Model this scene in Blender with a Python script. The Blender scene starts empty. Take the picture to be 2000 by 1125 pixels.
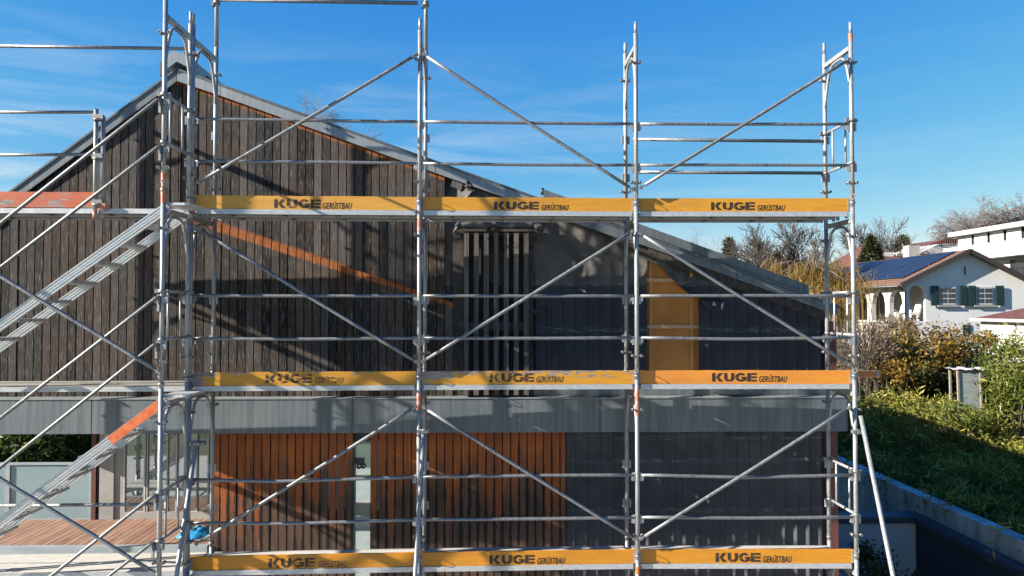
import bpy, math, random
import numpy as np
from mathutils import Vector, Matrix, noise
R = math.radians
rnd = random.Random(7)
S = bpy.context.scene
COL = S.collection

# ------------------------------------------------------------------ camera
F = 1480.0
CAM = Vector((0.0, -8.6, 5.21))
YAW, PITCH = R(1.2), R(1.45)
fw = Vector((math.sin(YAW)*math.cos(PITCH), math.cos(YAW)*math.cos(PITCH), math.sin(PITCH)))
rt = Vector((math.cos(YAW), -math.sin(YAW), 0)); up = rt.cross(fw)
def at(x, y, Y):
    d = fw + rt*((x-1000)/F) - up*((y-562.5)/F)
    return CAM + d*((Y-CAM.y)/d.y)
def PX(x, y, Y): return at(x, y, Y).x
def PZ(x, y, Y): return at(x, y, Y).z
cd = bpy.data.cameras.new('camera'); cam = bpy.data.objects.new('camera', cd); COL.objects.link(cam)
cam.location = CAM; cam.rotation_euler = (math.pi/2+PITCH, 0, -YAW)
cd.lens = F/2000*36; cd.clip_end = 3000; cd.clip_start = 0.1
S.camera = cam

# ------------------------------------------------------------------ light
AZ, EL = R(76.6), R(23.2)
sd = Vector((-math.sin(AZ)*math.cos(EL), -math.cos(AZ)*math.cos(EL), math.sin(EL)))
sl = bpy.data.lights.new('sun', 'SUN'); sl.energy = 5.0; sl.angle = R(0.5); sl.color = (1, 0.93, 0.82)
so = bpy.data.objects.new('sun', sl); COL.objects.link(so); so.rotation_euler = sd.to_track_quat('Z', 'Y').to_euler()
W = bpy.data.worlds.new('World'); S.world = W; W.use_nodes = True
nt = W.node_tree; N = nt.nodes; L = nt.links
N.clear()
wo = N.new('ShaderNodeOutputWorld'); bg = N.new('ShaderNodeBackground'); bg.inputs[1].default_value = 0.055
sky = N.new('ShaderNodeTexSky'); sky.sky_type = 'NISHITA'; sky.sun_disc = False
sky.sun_elevation = EL; sky.sun_rotation = math.atan2(sd.x, sd.y)
sky.altitude = 400; sky.air_density = 1.0; sky.dust_density = 0.25; sky.ozone_density = 3.0
tc = N.new('ShaderNodeTexCoord'); mp = N.new('ShaderNodeMapping'); mp.inputs['Scale'].default_value = (1.6, 1.6, 12.0); mp.inputs['Rotation'].default_value = (0.0, R(6), R(20))
n1 = N.new('ShaderNodeTexNoise'); n1.inputs['Scale'].default_value = 2.2; n1.inputs['Detail'].default_value = 9; n1.inputs['Roughness'].default_value = .62; n1.inputs['Distortion'].default_value = .5
rp = N.new('ShaderNodeValToRGB'); rp.color_ramp.elements[0].position = .45; rp.color_ramp.elements[1].position = .68
sx = N.new('ShaderNodeSeparateXYZ')
m1 = N.new('ShaderNodeMapRange'); m1.inputs[1].default_value = 0.0; m1.inputs[2].default_value = 0.34; m1.inputs[3].default_value = 0.95; m1.inputs[4].default_value = 0.0
m2 = N.new('ShaderNodeMapRange'); m2.inputs[1].default_value = -0.55; m2.inputs[2].default_value = 0.5; m2.inputs[3].default_value = 1.0; m2.inputs[4].default_value = 0.15
mu = N.new('ShaderNodeMath'); mu.operation = 'MULTIPLY'; mu2 = N.new('ShaderNodeMath'); mu2.operation = 'MULTIPLY'
mx = N.new('ShaderNodeMix'); mx.data_type = 'RGBA'; mx.inputs[7].default_value = (5.0, 5.25, 5.35, 1)
sr = N.new('ShaderNodeSeparateColor'); cr_ = N.new('ShaderNodeCombineColor')
for ch, (k0, k1, ex) in enumerate(((.068, .5, 1.80), (1.26, 1.5, .90), (3.95, 3.2, .26))):
    pw = N.new('ShaderNodeMath'); pw.operation = 'POWER'; pw.inputs[1].default_value = ex
    ml = N.new('ShaderNodeMath'); ml.operation = 'MULTIPLY'; ml.inputs[1].default_value = k0/k1**ex
    L.new(sr.outputs[ch], pw.inputs[0]); L.new(pw.outputs[0], ml.inputs[0]); L.new(ml.outputs[0], cr_.inputs[ch])
L.new(tc.outputs['Generated'], mp.inputs[0]); L.new(mp.outputs[0], n1.inputs[0]); L.new(n1.outputs[0], rp.inputs[0])
L.new(tc.outputs['Generated'], sx.inputs[0]); L.new(sx.outputs[2], m1.inputs[0]); L.new(sx.outputs[0], m2.inputs[0])
L.new(rp.outputs[0], mu.inputs[0]); L.new(m1.outputs[0], mu.inputs[1]); L.new(mu.outputs[0], mu2.inputs[0]); L.new(m2.outputs[0], mu2.inputs[1])
L.new(sky.outputs[0], sr.inputs[0])
L.new(mu2.outputs[0], mx.inputs[0]); L.new(cr_.outputs[0], mx.inputs[6])
mn = N.new('ShaderNodeMath'); mn.operation = 'MINIMUM'; mg = N.new('ShaderNodeMath'); mg.operation = 'MULTIPLY'; mg.inputs[1].default_value = .86
L.new(cr_.inputs[1].links[0].from_socket, mg.inputs[0]); L.new(cr_.inputs[0].links[0].from_socket, mn.inputs[0]); L.new(mg.outputs[0], mn.inputs[1]); L.new(mn.outputs[0], cr_.inputs[0]); L.new(mx.outputs[2], bg.inputs[0]); L.new(bg.outputs[0], wo.inputs[0])
S.view_settings.view_transform = 'Standard'; S.view_settings.look = 'None'; S.view_settings.exposure = 1.75; S.view_settings.gamma = 1

# ------------------------------------------------------------------ mesh helpers
class MB:
    def __init__(s): s.v = []; s.f = []; s.t = []; s.sm = []
    def add(s, vs, fs, tone=.5, smooth=False):
        b = len(s.v); s.v += [tuple(p) for p in vs]
        for q in fs:
            s.f.append(tuple(b+i for i in q)); s.t.append(tone); s.sm.append(smooth)
        return s
    def box(s, x0, y0, z0, x1, y1, z1, tone=.5):
        vs = [(x, y, z) for z in (z0, z1) for y in (y0, y1) for x in (x0, x1)]
        return s.add(vs, [(0,2,3,1),(4,5,7,6),(0,1,5,4),(2,6,7,3),(0,4,6,2),(1,3,7,5)], tone)
    def beam(s, p0, p1, w, h, upv=(0,0,1), tone=.5):
        p0 = Vector(p0); p1 = Vector(p1); d = (p1-p0).normalized(); u = Vector(upv)
        sdv = d.cross(u).normalized(); u = sdv.cross(d)
        vs = []
        for p in (p0, p1):
            for a, b in ((-1,-1),(1,-1),(1,1),(-1,1)): vs.append(p+sdv*(a*w/2)+u*(b*h/2))
        return s.add(vs, [(0,3,2,1),(4,5,6,7),(0,1,5,4),(1,2,6,5),(2,3,7,6),(3,0,4,7)], tone)
    def tube(s, pts, r, n=10, caps=True, tone=.5):
        pts = [Vector(p) for p in pts]; rs = r if isinstance(r, (list, tuple)) else [r]*len(pts)
        b = len(s.v); u = None
        for i, p in enumerate(pts):
            d = (pts[min(i+1, len(pts)-1)]-pts[max(i-1, 0)]).normalized()
            if u is None: u = d.orthogonal().normalized()
            u = (u-d*u.dot(d)).normalized(); w = d.cross(u)
            for k in range(n):
                a = 2*math.pi*k/n; s.v.append(tuple(p+(u*math.cos(a)+w*math.sin(a))*rs[i]))
        for i in range(len(pts)-1):
            for k in range(n):
                s.f.append((b+i*n+k, b+i*n+(k+1) % n, b+(i+1)*n+(k+1) % n, b+(i+1)*n+k)); s.t.append(tone); s.sm.append(True)
        if caps:
            s.f.append(tuple(b+k for k in reversed(range(n)))); s.t.append(tone); s.sm.append(False)
            e = b+(len(pts)-1)*n
            s.f.append(tuple(e+k for k in range(n))); s.t.append(tone); s.sm.append(False)
        return s
    def ring(s, c, axis, ro, ri, ln, n=10):      # a short hollow tube
        c = Vector(c); a = Vector(axis).normalized(); u = a.orthogonal().normalized(); w = a.cross(u); b = len(s.v)
        for rr, e in ((ro,-1),(ro,1),(ri,1),(ri,-1)):
            for k in range(n):
                t = 2*math.pi*k/n; s.v.append(tuple(c+a*(e*ln/2)+(u*math.cos(t)+w*math.sin(t))*rr))
        for j in range(4):
            for k in range(n):
                s.f.append((b+j*n+k, b+j*n+(k+1) % n, b+((j+1) % 4)*n+(k+1) % n, b+((j+1) % 4)*n+k)); s.t.append(.5); s.sm.append(j in (0, 2))
        return s
    def prism(s, poly, y0, y1, tone=.5):         # polygon in x,z pushed along y
        n = len(poly); ar = sum(poly[i][0]*poly[(i+1) % n][1]-poly[(i+1) % n][0]*poly[i][1] for i in range(n))
        if ar < 0: poly = poly[::-1]
        vs = [(x, y0, z) for x, z in poly]+[(x, y1, z) for x, z in poly]
        return s.add(vs, [tuple(range(n)), tuple(reversed(range(n, 2*n)))]+[(i, n+i, n+(i+1) % n, (i+1) % n) for i in range(n)], tone)
    def prismx(s, poly, x0, x1, tone=.5):        # polygon in y,z pushed along x
        n = len(poly); vs = [(x0, y, z) for y, z in poly]+[(x1, y, z) for y, z in poly]
        return s.add(vs, [tuple(reversed(range(n))), tuple(range(n, 2*n))]+[(i, (i+1) % n, n+(i+1) % n, n+i) for i in range(n)], tone)
    def sheet(s, x0, x1, nx, lo, hi, nz, fy, tone=.5):   # grid between two z curves, y from fy
        b = len(s.v)
        for i in range(nx+1):
            x = x0+(x1-x0)*i/nx; a, c = lo(x), hi(x)
            for j in range(nz+1):
                z = a+(c-a)*j/nz; s.v.append((x, fy(x, z), z))
        for i in range(nx):
            for j in range(nz):
                k = b+i*(nz+1)+j; s.f.append((k, k+nz+1, k+nz+2, k+1)); s.t.append(tone); s.sm.append(True)
        return s
    def build(s, name, m, parent=None, loc=None):
        me = bpy.data.meshes.new(name)
        off = Vector((0,0,0))
        o = bpy.data.objects.new(name, me); COL.objects.link(o)
        if parent is not None:
            o.parent = parent; off = worldloc(parent)
        elif loc is not None:
            off = Vector(loc); o.location = off
        me.from_pydata([(x-off.x, y-off.y, z-off.z) for x, y, z in s.v], [], s.f)
        a = me.attributes.new('tone', 'FLOAT', 'FACE'); a.data.foreach_set('value', s.t)
        me.polygons.foreach_set('use_smooth', s.sm)
        me.materials.append(m); me.update()
        return o
def worldloc(o):
    p = Vector((0,0,0))
    while o is not None: p = p+o.location; o = o.parent
    return p
def tag(o, label=None, cat=None, group=None, kind=None):
    if label: o['label'] = label
    if cat: o['category'] = cat
    if group: o['group'] = group
    if kind: o['kind'] = kind
    return o
def thing(name, label, cat, loc, group=None):
    o = bpy.data.objects.new(name, None); COL.objects.link(o); o.location = Vector(loc); o.empty_display_size = .1
    return tag(o, label, cat, group)
def copy_tree(o, parent=None):
    c = o.copy(); COL.objects.link(c)
    if parent is not None: c.parent = parent
    for ch in list(o.children): copy_tree(ch, c)
    return c

# ------------------------------------------------------------------ materials
def newmat(name):
    m = bpy.data.materials.new(name); m.use_nodes = True
    n = m.node_tree.nodes; b = n['Principled BSDF']; return m, n, m.node_tree.links, b
class G:                                          # tiny node graph helper
    def __init__(s, name): s.m, s.n, s.l, s.b = newmat(name)
    def nd(s, t, **k):
        x = s.n.new(t)
        for a, b in k.items(): setattr(x, a, b)
        return x
    def put(s, sock, v):
        if isinstance(v, bpy.types.NodeSocket): s.l.new(v, sock)
        else: sock.default_value = v
    def math(s, op, a, b=0.0, c=0.0, clamp=False):
        x = s.nd('ShaderNodeMath', operation=op); x.use_clamp = clamp
        s.put(x.inputs[0], a); s.put(x.inputs[1], b)
        if len(x.inputs) > 2: s.put(x.inputs[2], c)
        return x.outputs[0]
    def mix(s, f, a, b):
        x = s.nd('ShaderNodeMix', data_type='RGBA'); s.put(x.inputs[0], f); s.put(x.inputs[6], a); s.put(x.inputs[7], b); return x.outputs[2]
    def mr(s, v, a, b, c=0.0, d=1.0, smooth=False):
        x = s.nd('ShaderNodeMapRange'); x.interpolation_type = 'SMOOTHSTEP' if smooth else 'LINEAR'
        for i, q in enumerate((v, a, b, c, d)): s.put(x.inputs[i], q)
        return x.outputs[0]
    def pos(s, obj=False):
        if obj: return s.nd('ShaderNodeTexCoord').outputs['Object']
        return s.nd('ShaderNodeNewGeometry').outputs['Position']
    def noise(s, vec, scale=(1,1,1), sc=1.0, det=4, rough=.55, dist=0.0):
        mpn = s.nd('ShaderNodeMapping'); s.l.new(vec, mpn.inputs[0]); mpn.inputs['Scale'].default_value = scale
        x = s.nd('ShaderNodeTexNoise'); s.l.new(mpn.outputs[0], x.inputs[0])
        x.inputs['Scale'].default_value = sc; x.inputs['Detail'].default_value = det; x.inputs['Roughness'].default_value = rough; x.inputs['Distortion'].default_value = dist
        return x.outputs[0]
    def tone(s):
        return s.nd('ShaderNodeAttribute', attribute_name='tone').outputs['Fac']
    def xyz(s, vec):
        x = s.nd('ShaderNodeSeparateXYZ'); s.l.new(vec, x.inputs[0]); return x.outputs
    def bump(s, h, st=.3, d=.01):
        x = s.nd('ShaderNodeBump'); x.inputs['Strength'].default_value = st; x.inputs['Distance'].default_value = d
        s.l.new(h, x.inputs['Height']); s.l.new(x.outputs[0], s.b.inputs['Normal'])
    def fin(s, col=None, rough=None, metal=0.0, spec=None):
        if col is not None: s.put(s.b.inputs['Base Color'], col)
        if rough is not None: s.put(s.b.inputs['Roughness'], rough)
        s.put(s.b.inputs['Metallic'], metal)
        if spec is not None: s.b.inputs['Specular IOR Level'].default_value = spec
        return s.m
KC = .78
def C(r, g, b): return (r*KC, g*KC, b*KC, 1)
def simple(name, c1, c2, scale=(1,1,1), sc=5.0, rough=.6, metal=0.0, bump=0.0, det=5, obj=False, spec=None, lo=.35, hi=.65, tonek=0.0):
    g = G(name); p = g.pos(obj); n = g.noise(p, scale, sc, det)
    c = g.mix(g.mr(n, lo, hi), C(*c1), C(*c2))
    if tonek:
        h = g.nd('ShaderNodeHueSaturation'); g.l.new(c, h.inputs['Color']); g.l.new(g.mr(g.tone(), 0, 1, 1-tonek, 1+tonek), h.inputs['Value']); c = h.outputs[0]
    if bump: g.bump(n, bump, .01)
    return g.fin(c, rough, metal, spec)

def m_galv(name, a, b, rough=.42, metal=.75, spots=.0):
    g = G(name); p = g.pos()
    n = g.noise(p, (1,1,1), 60, 3); n2 = g.noise(p, (6,6,2.0), 3, 4)
    c = g.mix(g.mr(n, .3, .7), C(*a), C(*b))
    c = g.mix(g.mr(n2, .52, .72, 0, .75), c, C(a[0]*.55, a[1]*.52, a[2]*.50))
    n3 = g.noise(p, (9,9,9), 5, 6, .7)
    c = g.mix(g.mr(n3, .62, .68, 0, .8), c, C(.62,.60,.56))        # spots of plaster
    r = g.mr(n, .3, .7, rough-.06, rough+.14)
    mt = g.mr(n3, .60, .68, metal, .1)
    return g.fin(c, r, mt)
M = {}
M['galv'] = m_galv('galvanised_steel', (.30,.31,.315), (.41,.415,.415), .46, .45)
M['galv2'] = m_galv('galvanised_steel_dull', (.32,.325,.33), (.43,.43,.425), .5, .40)
M['tube_dark'] = m_galv('tube_steel_dark', (.115,.12,.125), (.18,.185,.19), .46, .6)
M['tube'] = m_galv('tube_steel', (.20,.21,.22), (.30,.305,.31), .46, .6)
M['clamp'] = simple('clamp_steel', (.20,.20,.20), (.38,.37,.35), sc=40, rough=.5, metal=.7)
M['alu'] = simple('aluminium', (.62,.62,.61), (.76,.76,.74), scale=(2,9,9), sc=6, rough=.42, metal=.45)
M['alu_tread'] = simple('aluminium_tread', (.42,.41,.39), (.60,.59,.56), sc=14, rough=.5, metal=.35)
M['orange_paint'] = simple('orange_paint', (.62,.10,.02), (.74,.20,.07), sc=18, rough=.5)
M['orange_worn'] = simple('orange_worn', (.60,.13,.05), (.42,.33,.28), sc=16, det=8, rough=.6, lo=.55, hi=.60)
M['red_joint'] = simple('red_joint_paint', (.56,.16,.08), (.42,.36,.33), sc=22, det=7, rough=.55, lo=.5, hi=.6)
def m_board(name, wear, base=(.70,.325,.020), dark=(.58,.250,.014), edge=None):
    g = G(name); p = g.pos(); z = g.xyz(p)
    n = g.noise(p, (1.2,1,14), 3, 5); c = g.mix(g.mr(n, .3, .7), C(*dark), C(*base)); c = g.mix(g.mr(g.noise(p, (.7,1,2), 1.3, 6, .65), .46, .68, 0, .65), c, C(base[0]*.62, base[1]*.60, base[2]*.9+.006)); c = g.mix(g.mr(g.noise(p, (.8,1,60), 2.0, 4, .6), .60, .70, 0, .5), c, C(.30,.14,.03))
    # pale flat scuffs, dark cracks, bare wood where the paint has flaked
    n2 = g.noise(p, (2.2,1,9), 2.4, 9, .68); th = .74-wear*.30
    if edge: n2 = g.math('ADD', n2, g.math('ADD', g.mr(z[2], edge[0]+.05, edge[0]+.15, 0, .16), g.mr(z[0], edge[1], edge[1]+.55, .20, -.04)))
    grey = g.mix(g.mr(g.noise(p, (2,1,40), 4, 4), .35, .65), C(.16,.115,.085), C(.40,.34,.30))
    c = g.mix(g.mr(n2, th, th+.02), c, grey)
    n3 = g.noise(p, (6,1,10), 5, 4); c = g.mix(g.mr(n3, .745, .76, 0, .85), c, C(.10,.05,.02))
    g.bump(n2, .15, .004)
    return g.fin(c, .5)
M['yellow'] = m_board('yellow_board', .26); M['yellow_mid'] = m_board('yellow_board_scuffed', .30, edge=(4.333, -3.45)); M['yellow_worn'] = m_board('yellow_board_flaked', .52, edge=(4.333, -.95))
M['yellow_deep'] = m_board('deep_yellow_board', .16, (.70,.285,.010), (.56,.215,.008)); M['yellow_orange'] = m_board('orange_yellow_board', .30, (.78,.300,.034), (.66,.235,.024)); M['yellow_faded'] = m_board('faded_yellow_board', .34, (.72,.36,.050), (.60,.285,.034))
M['orange_board'] = m_board('orange_board', .62, (.62,.13,.045), (.50,.10,.035))
M['orange_old'] = m_board('old_orange_board', .5, (.52,.19,.05), (.40,.13,.04))
def m_letter(name, wear):
    g = G(name); p = g.pos(); n = g.noise(p, (3,1,9), 6, 8, .7)
    c = g.mix(g.mr(n, .70-wear*.26, .72-wear*.26), C(.028,.016,.010), C(.60,.235,.02))
    return g.fin(c, .6)
M['letter'] = m_letter('stencil_black', .2); M['letter_half'] = m_letter('stencil_black_scuffed', .42); M['letter_worn'] = m_letter('stencil_black_worn', .62)
M['plank_wood'] = simple('plank_plywood', (.15,.125,.095), (.26,.225,.175), scale=(1.5,10,10), sc=4, rough=.75, bump=.2)
M['plank_white'] = simple('plank_pale', (.46,.43,.38), (.62,.59,.54), scale=(2,16,16), sc=3, rough=.7, bump=.1)
M['plank_edge'] = simple('plank_edge_metal', (.50,.51,.52), (.66,.66,.65), scale=(3,1,8), sc=5, rough=.45, metal=.45)

# weathered cladding of the gable
YW = 0.95                                          # face of the gable wall
YF = 0.87                                         # face of the zinc fascia
def line2(a, b, Y=YW):                             # two pixels on the wall -> z = k*x + c
    p = at(a[0], a[1], Y); q = at(b[0], b[1], Y); k = (q.z-p.z)/(q.x-p.x); return k, p.z-k*p.x
VR = line2((400,170), (860,336)); VR2 = line2((1060,408), (1612,607)); VL = line2((60,376), (328,165))   # lower edges of the verge trim
SK = line2((410,432), (860,582))                    # where the old lower roof met the wall
Xapex = (VR[1]-VL[1])/(VL[0]-VR[0])
def vz(x):
    if x < Xapex: return VL[0]*x+VL[1]
    return VR[0]*x+VR[1]
SKX0 = PX(352,420,YW); SKX1 = PX(885,592,YW)
def skz(x): return SK[0]*x+SK[1]
def m_gable():
    g = G('weathered_cladding'); p = g.pos(); q = g.xyz(p); t = g.tone()
    n = g.noise(p, (55,1,2.2), 1.0, 6, .65); n2 = g.noise(p, (120,1,6), 1.0, 4, .6); n3 = g.noise(p, (1.1,1,1.6), 1.3, 4)
    v = g.math('ADD', g.math('MULTIPLY', n, .50), g.math('MULTIPLY', t, .62))
    c = g.mix(g.mr(v, .24, .98), C(.011,.0095,.0088), C(.125,.105,.092)); tw = g.math('FRACT', g.math('MULTIPLY', t, 7.31)); c = g.mix(g.mr(tw, .55, 1.0, 0, .55), c, C(.075,.042,.026))
    c = g.mix(g.mr(n3, .52, .66, 0, .6), c, C(.085,.046,.025))                   # browner clouds
    c = g.mix(g.mr(n2, .54, .68, 0, .72), c, C(.28,.262,.248)); c = g.mix(g.mr(g.noise(p, (80,1,3.2), 1.0, 5, .6), .56, .70, 0, .6), c, C(.014,.012,.011))                  # pale raised grain
    nn = g.noise(p, (26,1,5), 1.0, 5, .7)
    # fresh wood below the verge trim
    zr = g.math('SUBTRACT', g.math('MULTIPLY_ADD', q[0], VR[0], VR[1]), q[2]); zl = g.math('SUBTRACT', g.math('MULTIPLY_ADD', q[0], VL[0], VL[1]), q[2])
    dz = g.math('MAXIMUM', zr, g.math('MULTIPLY', g.math('LESS_THAN', q[0], Xapex-.12), 9.0)); dz = g.math('ADD', dz, g.math('MULTIPLY', nn, -.075))
    org = g.mix(g.mr(nn, .35, .7), C(.22,.062,.018), C(.50,.17,.05))
    c = g.mix(g.mr(dz, .030, .062, .95, 0), c, org)
    # fresh strip along the former roof line
    ds = g.math('SUBTRACT', g.math('MULTIPLY_ADD', q[0], SK[0], SK[1]), q[2])
    ds = g.math('ABSOLUTE', g.math('ADD', ds, g.math('MULTIPLY_ADD', nn, -.09, .012)))
    inx = g.math('MULTIPLY', g.math('GREATER_THAN', q[0], SKX0), g.math('LESS_THAN', q[0], SKX1))
    c = g.mix(g.math('MULTIPLY', g.mr(g.math('ADD', ds, g.mr(q[0], SKX0, SKX1, -.030, .010)), .030, .052, .94, 0), inx), c, org)
    g.bump(n, .5, .004)
    return g.fin(c, .82, 0, .25)
M['gable'] = m_gable()
def m_lower():
    g = G('red_cladding'); p = g.pos(); q = g.xyz(p); t = g.tone()
    fr = g.math('FRACT', g.math('MULTIPLY', g.math('SUBTRACT', q[0], PX(413,950,YW+.02)-103.5), 1/.1035)); ee = g.math('MINIMUM', fr, g.math('SUBTRACT', 1.0, fr))
    n = g.noise(p, (50,1,2.0), 1.0, 6, .65); n2 = g.noise(p, (9.4,1,1.1), 1.0, 5, .7)
    c = g.mix(g.mr(n, .3, .75), C(.22,.044,.006), C(.72,.185,.019)); c = g.mix(g.mr(t, .2, .95, 0, .5), c, C(.12,.034,.011))
    hz = g.math('ADD', q[2], g.math('MULTIPLY_ADD', n2, 1.3, g.math('MULTIPLY', t, .95)))      # streaks climb by different amounts
    gw = g.mr(hz, 3.55, 4.40, 1, 0, True)
    grey = g.mix(g.mr(n, .3, .7), C(.022,.015,.011), C(.115,.075,.050))
    c = g.mix(g.math('MULTIPLY', gw, .93), c, grey)
    es = g.math('MULTIPLY', g.mr(g.noise(p, (4,1,1.6), 1.3, 5, .7), .38, .66, 0, .42), g.mr(q[2], 2.5, 3.55, 1, .25))
    c = g.mix(g.mr(g.math('SUBTRACT', ee, es), -.04, .06, .9, 0), c, C(.018,.012,.010))
    c = g.mix(g.mr(q[2], 3.42, 3.66, 0, .55, True), c, C(.16,.028,.009))                     # unbleached wood at the head, fascia shade painted in with it
    g.bump(n, .4, .003)
    return g.fin(c, .62, 0, .35)
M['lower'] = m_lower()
def m_membrane(name, dust, zpale=None, low=(.020,.023,.033), high=(.048,.053,.070)):
    g = G(name); p = g.pos(); n = g.noise(p, (1,1,1), 3.2, 6, .6); n2 = g.noise(p, (3,1,30), 2.2, 7, .7)
    c = g.mix(g.mr(n, .3, .75), C(*low), C(*high))
    if zpale: c = g.mix(g.mr(g.math('ADD', g.xyz(p)[2], g.math('MULTIPLY', n, .06)), zpale, zpale+.03), c, g.mix(g.mr(n, .3, .7), C(.055,.052,.050), C(.115,.108,.100)))  # dusty upper sheet, its sunlit paleness painted in as well
    if dust:
        q = g.xyz(p)
        for zz in dust:                                # chalky lines on the lapped joints
            d = g.math('ABSOLUTE', g.math('SUBTRACT', q[2], zz))
            c = g.mix(g.math('MULTIPLY', g.mr(d, .012, .045, 1, 0), g.mr(n2, .50, .66, 0, .6)), c, C(.26,.27,.30))
    w = g.noise(p, (6,1,2), 3, 5)
    g.bump(w, .35, .02)
    return g.fin(c, .62, 0, .35)
def m_zinc(name, a, b, rough=.5, metal=.35):
    g = G(name); p = g.pos(); n = g.noise(p, (16,16,.7), 1.2, 6, .65); n2 = g.noise(p, (1,1,1), 1.1, 3)
    c = g.mix(g.mr(n, .35, .7), C(*a), C(*b)); c = g.mix(g.mr(n2, .45, .7, 0, .45), c, C(a[0]*.7, a[1]*.75, a[2]*.8))
    c = g.mix(g.mr(g.noise(p, (34,34,.35), 1.0, 6, .7), .60, .74, 0, .38), c, C(b[0]*1.6, b[1]*1.6, b[2]*1.55))
    return g.fin(c, rough, metal)
M['zinc'] = m_zinc('zinc_sheet', (.120,.148,.170), (.225,.245,.255))
M['zinc_pale'] = m_zinc('zinc_trim', (.27,.295,.31), (.37,.39,.39), .45, .4)
M['roof_metal'] = m_zinc('roof_sheet', (.10,.115,.13), (.17,.185,.20), .45, .4)
M['dark_wood'] = simple('dark_wood', (.020,.016,.014), (.075,.060,.052), scale=(3,3,3), sc=6, rough=.8, bump=.3)
M['slat_wood'] = simple('slat_wood', (.042,.036,.032), (.155,.135,.12), scale=(40,40,2.2), sc=1, rough=.8, bump=.3, tonek=.2)
M['black'] = simple('black_board', (.012,.012,.014), (.03,.03,.032), sc=6, rough=.7)
M['fibre'] = simple('wood_fibre_board', (.56,.205,.040), (.68,.275,.065), sc=3, rough=.9, bump=.05)
M['fibre_pale'] = simple('fibre_upright', (.60,.25,.065), (.72,.34,.11), scale=(9,1,1), sc=3, rough=.85)
M['batten'] = simple('fresh_batten', (.60,.34,.17), (.74,.46,.27), scale=(3,1,20), sc=4, rough=.8)
M['concrete'] = simple('concrete', (.30,.29,.27), (.42,.40,.37), sc=2.5, rough=.85, bump=.1)
M['paving'] = simple('pale_paving', (.40,.38,.34), (.52,.50,.46), sc=3, rough=.9)
M['stained'] = simple('stained_concrete', (.30,.30,.285), (.62,.61,.57), scale=(1,1.6,.35), sc=2.2, rough=.9, det=8)
M['white_wall'] = simple('white_render', (.44,.435,.42), (.52,.515,.50), sc=1.2, rough=.85, bump=.04)
M['grey_wall'] = simple('grey_render', (.66,.655,.64), (.74,.735,.72), sc=.8, rough=.9, bump=.04)
M['terrace'] = simple('terrace_boards', (.22,.115,.075), (.34,.20,.14), scale=(30,3,3), sc=1, rough=.75, bump=.2, tonek=.2)
M['pale_blue'] = simple('pale_blue_panel', (.42,.60,.66), (.50,.68,.72), sc=2, rough=.45)
M['rail_metal'] = simple('balcony_edge_metal', (.36,.41,.43), (.46,.50,.52), scale=(1,4,4), sc=3, rough=.45, metal=.3)
M['tarp'] = simple('blue_tarp', (.02,.28,.62), (.05,.42,.78), sc=9, rough=.4, bump=.3)
M['brown_trim'] = simple('red_brown_trim', (.10,.028,.020), (.16,.050,.034), scale=(9,9,1), sc=3, rough=.6)
M['white_paint'] = simple('white_paint', (.48,.48,.47), (.56,.555,.545), sc=3, rough=.5)
M['dark_green'] = simple('dark_green_paint', (.010,.030,.029), (.016,.042,.039), sc=4, rough=.5)
M['dark_frame'] = simple('dark_metal', (.03,.033,.036), (.05,.053,.056), sc=5, rough=.45, metal=.3)
M['navy'] = simple('navy_boards', (.028,.036,.052), (.050,.060,.080), scale=(1,8,.6), sc=2, rough=.6)
M['slate_edge'] = simple('roof_edge_metal', (.045,.060,.075), (.085,.10,.12), sc=3, rough=.5, metal=.3)
M['bark'] = simple('grey_bark', (.075,.062,.055), (.16,.135,.12), scale=(4,4,1), sc=4, rough=.9)
M['bark_dark'] = simple('dark_bark', (.045,.036,.032), (.10,.082,.072), scale=(4,4,1), sc=4, rough=.9)
M['bark_pale'] = simple('birch_twigs', (.13,.108,.105), (.21,.185,.18), scale=(4,4,1), sc=4, rough=.9)
M['ground'] = simple('grass_ground', (.035,.050,.016), (.085,.095,.035), sc=1.4, det=8, rough=.95, bump=.3)
M['reflection_curtain'] = simple('pale_green_curtain', (.78,.86,.72), (.92,.97,.86), scale=(12,12,.4), sc=2, rough=.9, tonek=.25)
M['batten_grey'] = simple('grey_timber', (.20,.17,.14), (.32,.28,.23), scale=(9,9,1), sc=3, rough=.85)
M['cushion'] = simple('white_cushion', (.62,.60,.56), (.72,.70,.66), sc=4, rough=.9)

def m_tiles(name, a, b):
    g = G(name); p = g.pos(); q = g.xyz(p); n = g.noise(p, (1,1,1), 3.0, 5)
    w = g.nd('ShaderNodeTexWave'); w.bands_direction = 'Y'; w.inputs['Scale'].default_value = 1.45; g.l.new(p, w.inputs[0])
    w2 = g.nd('ShaderNodeTexWave'); w2.bands_direction = 'X'; w2.inputs['Scale'].default_value = 1.2; g.l.new(p, w2.inputs[0])
    c = g.mix(g.mr(n, .3, .7), C(*a), C(*b))
    g.bump(g.math('ADD', w.outputs[1], w2.outputs[1]), .8, .05)
    return g.fin(c, .8)
M['tile_red'] = m_tiles('red_roof_tiles', (.085,.026,.018), (.15,.050,.036))
M['tile_brown'] = m_tiles('brown_roof_tiles', (.12,.055,.034), (.19,.105,.066))
def m_solar():
    g = G('solar_cells'); p = g.pos(); n = g.noise(p, (1,1,1), .8, 2)
    b = g.nd('ShaderNodeTexBrick'); b.offset = 0; b.inputs['Scale'].default_value = 1.0; b.inputs['Mortar Size'].default_value = .012
    b.inputs['Brick Width'].default_value = 1.0; b.inputs['Row Height'].default_value = 1.0
    c = g.mix(g.mr(n, .3, .7), C(.012,.017,.036), C(.018,.026,.052))
    return g.fin(c, .42, 0, .3)
M['solar'] = m_solar()
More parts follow.
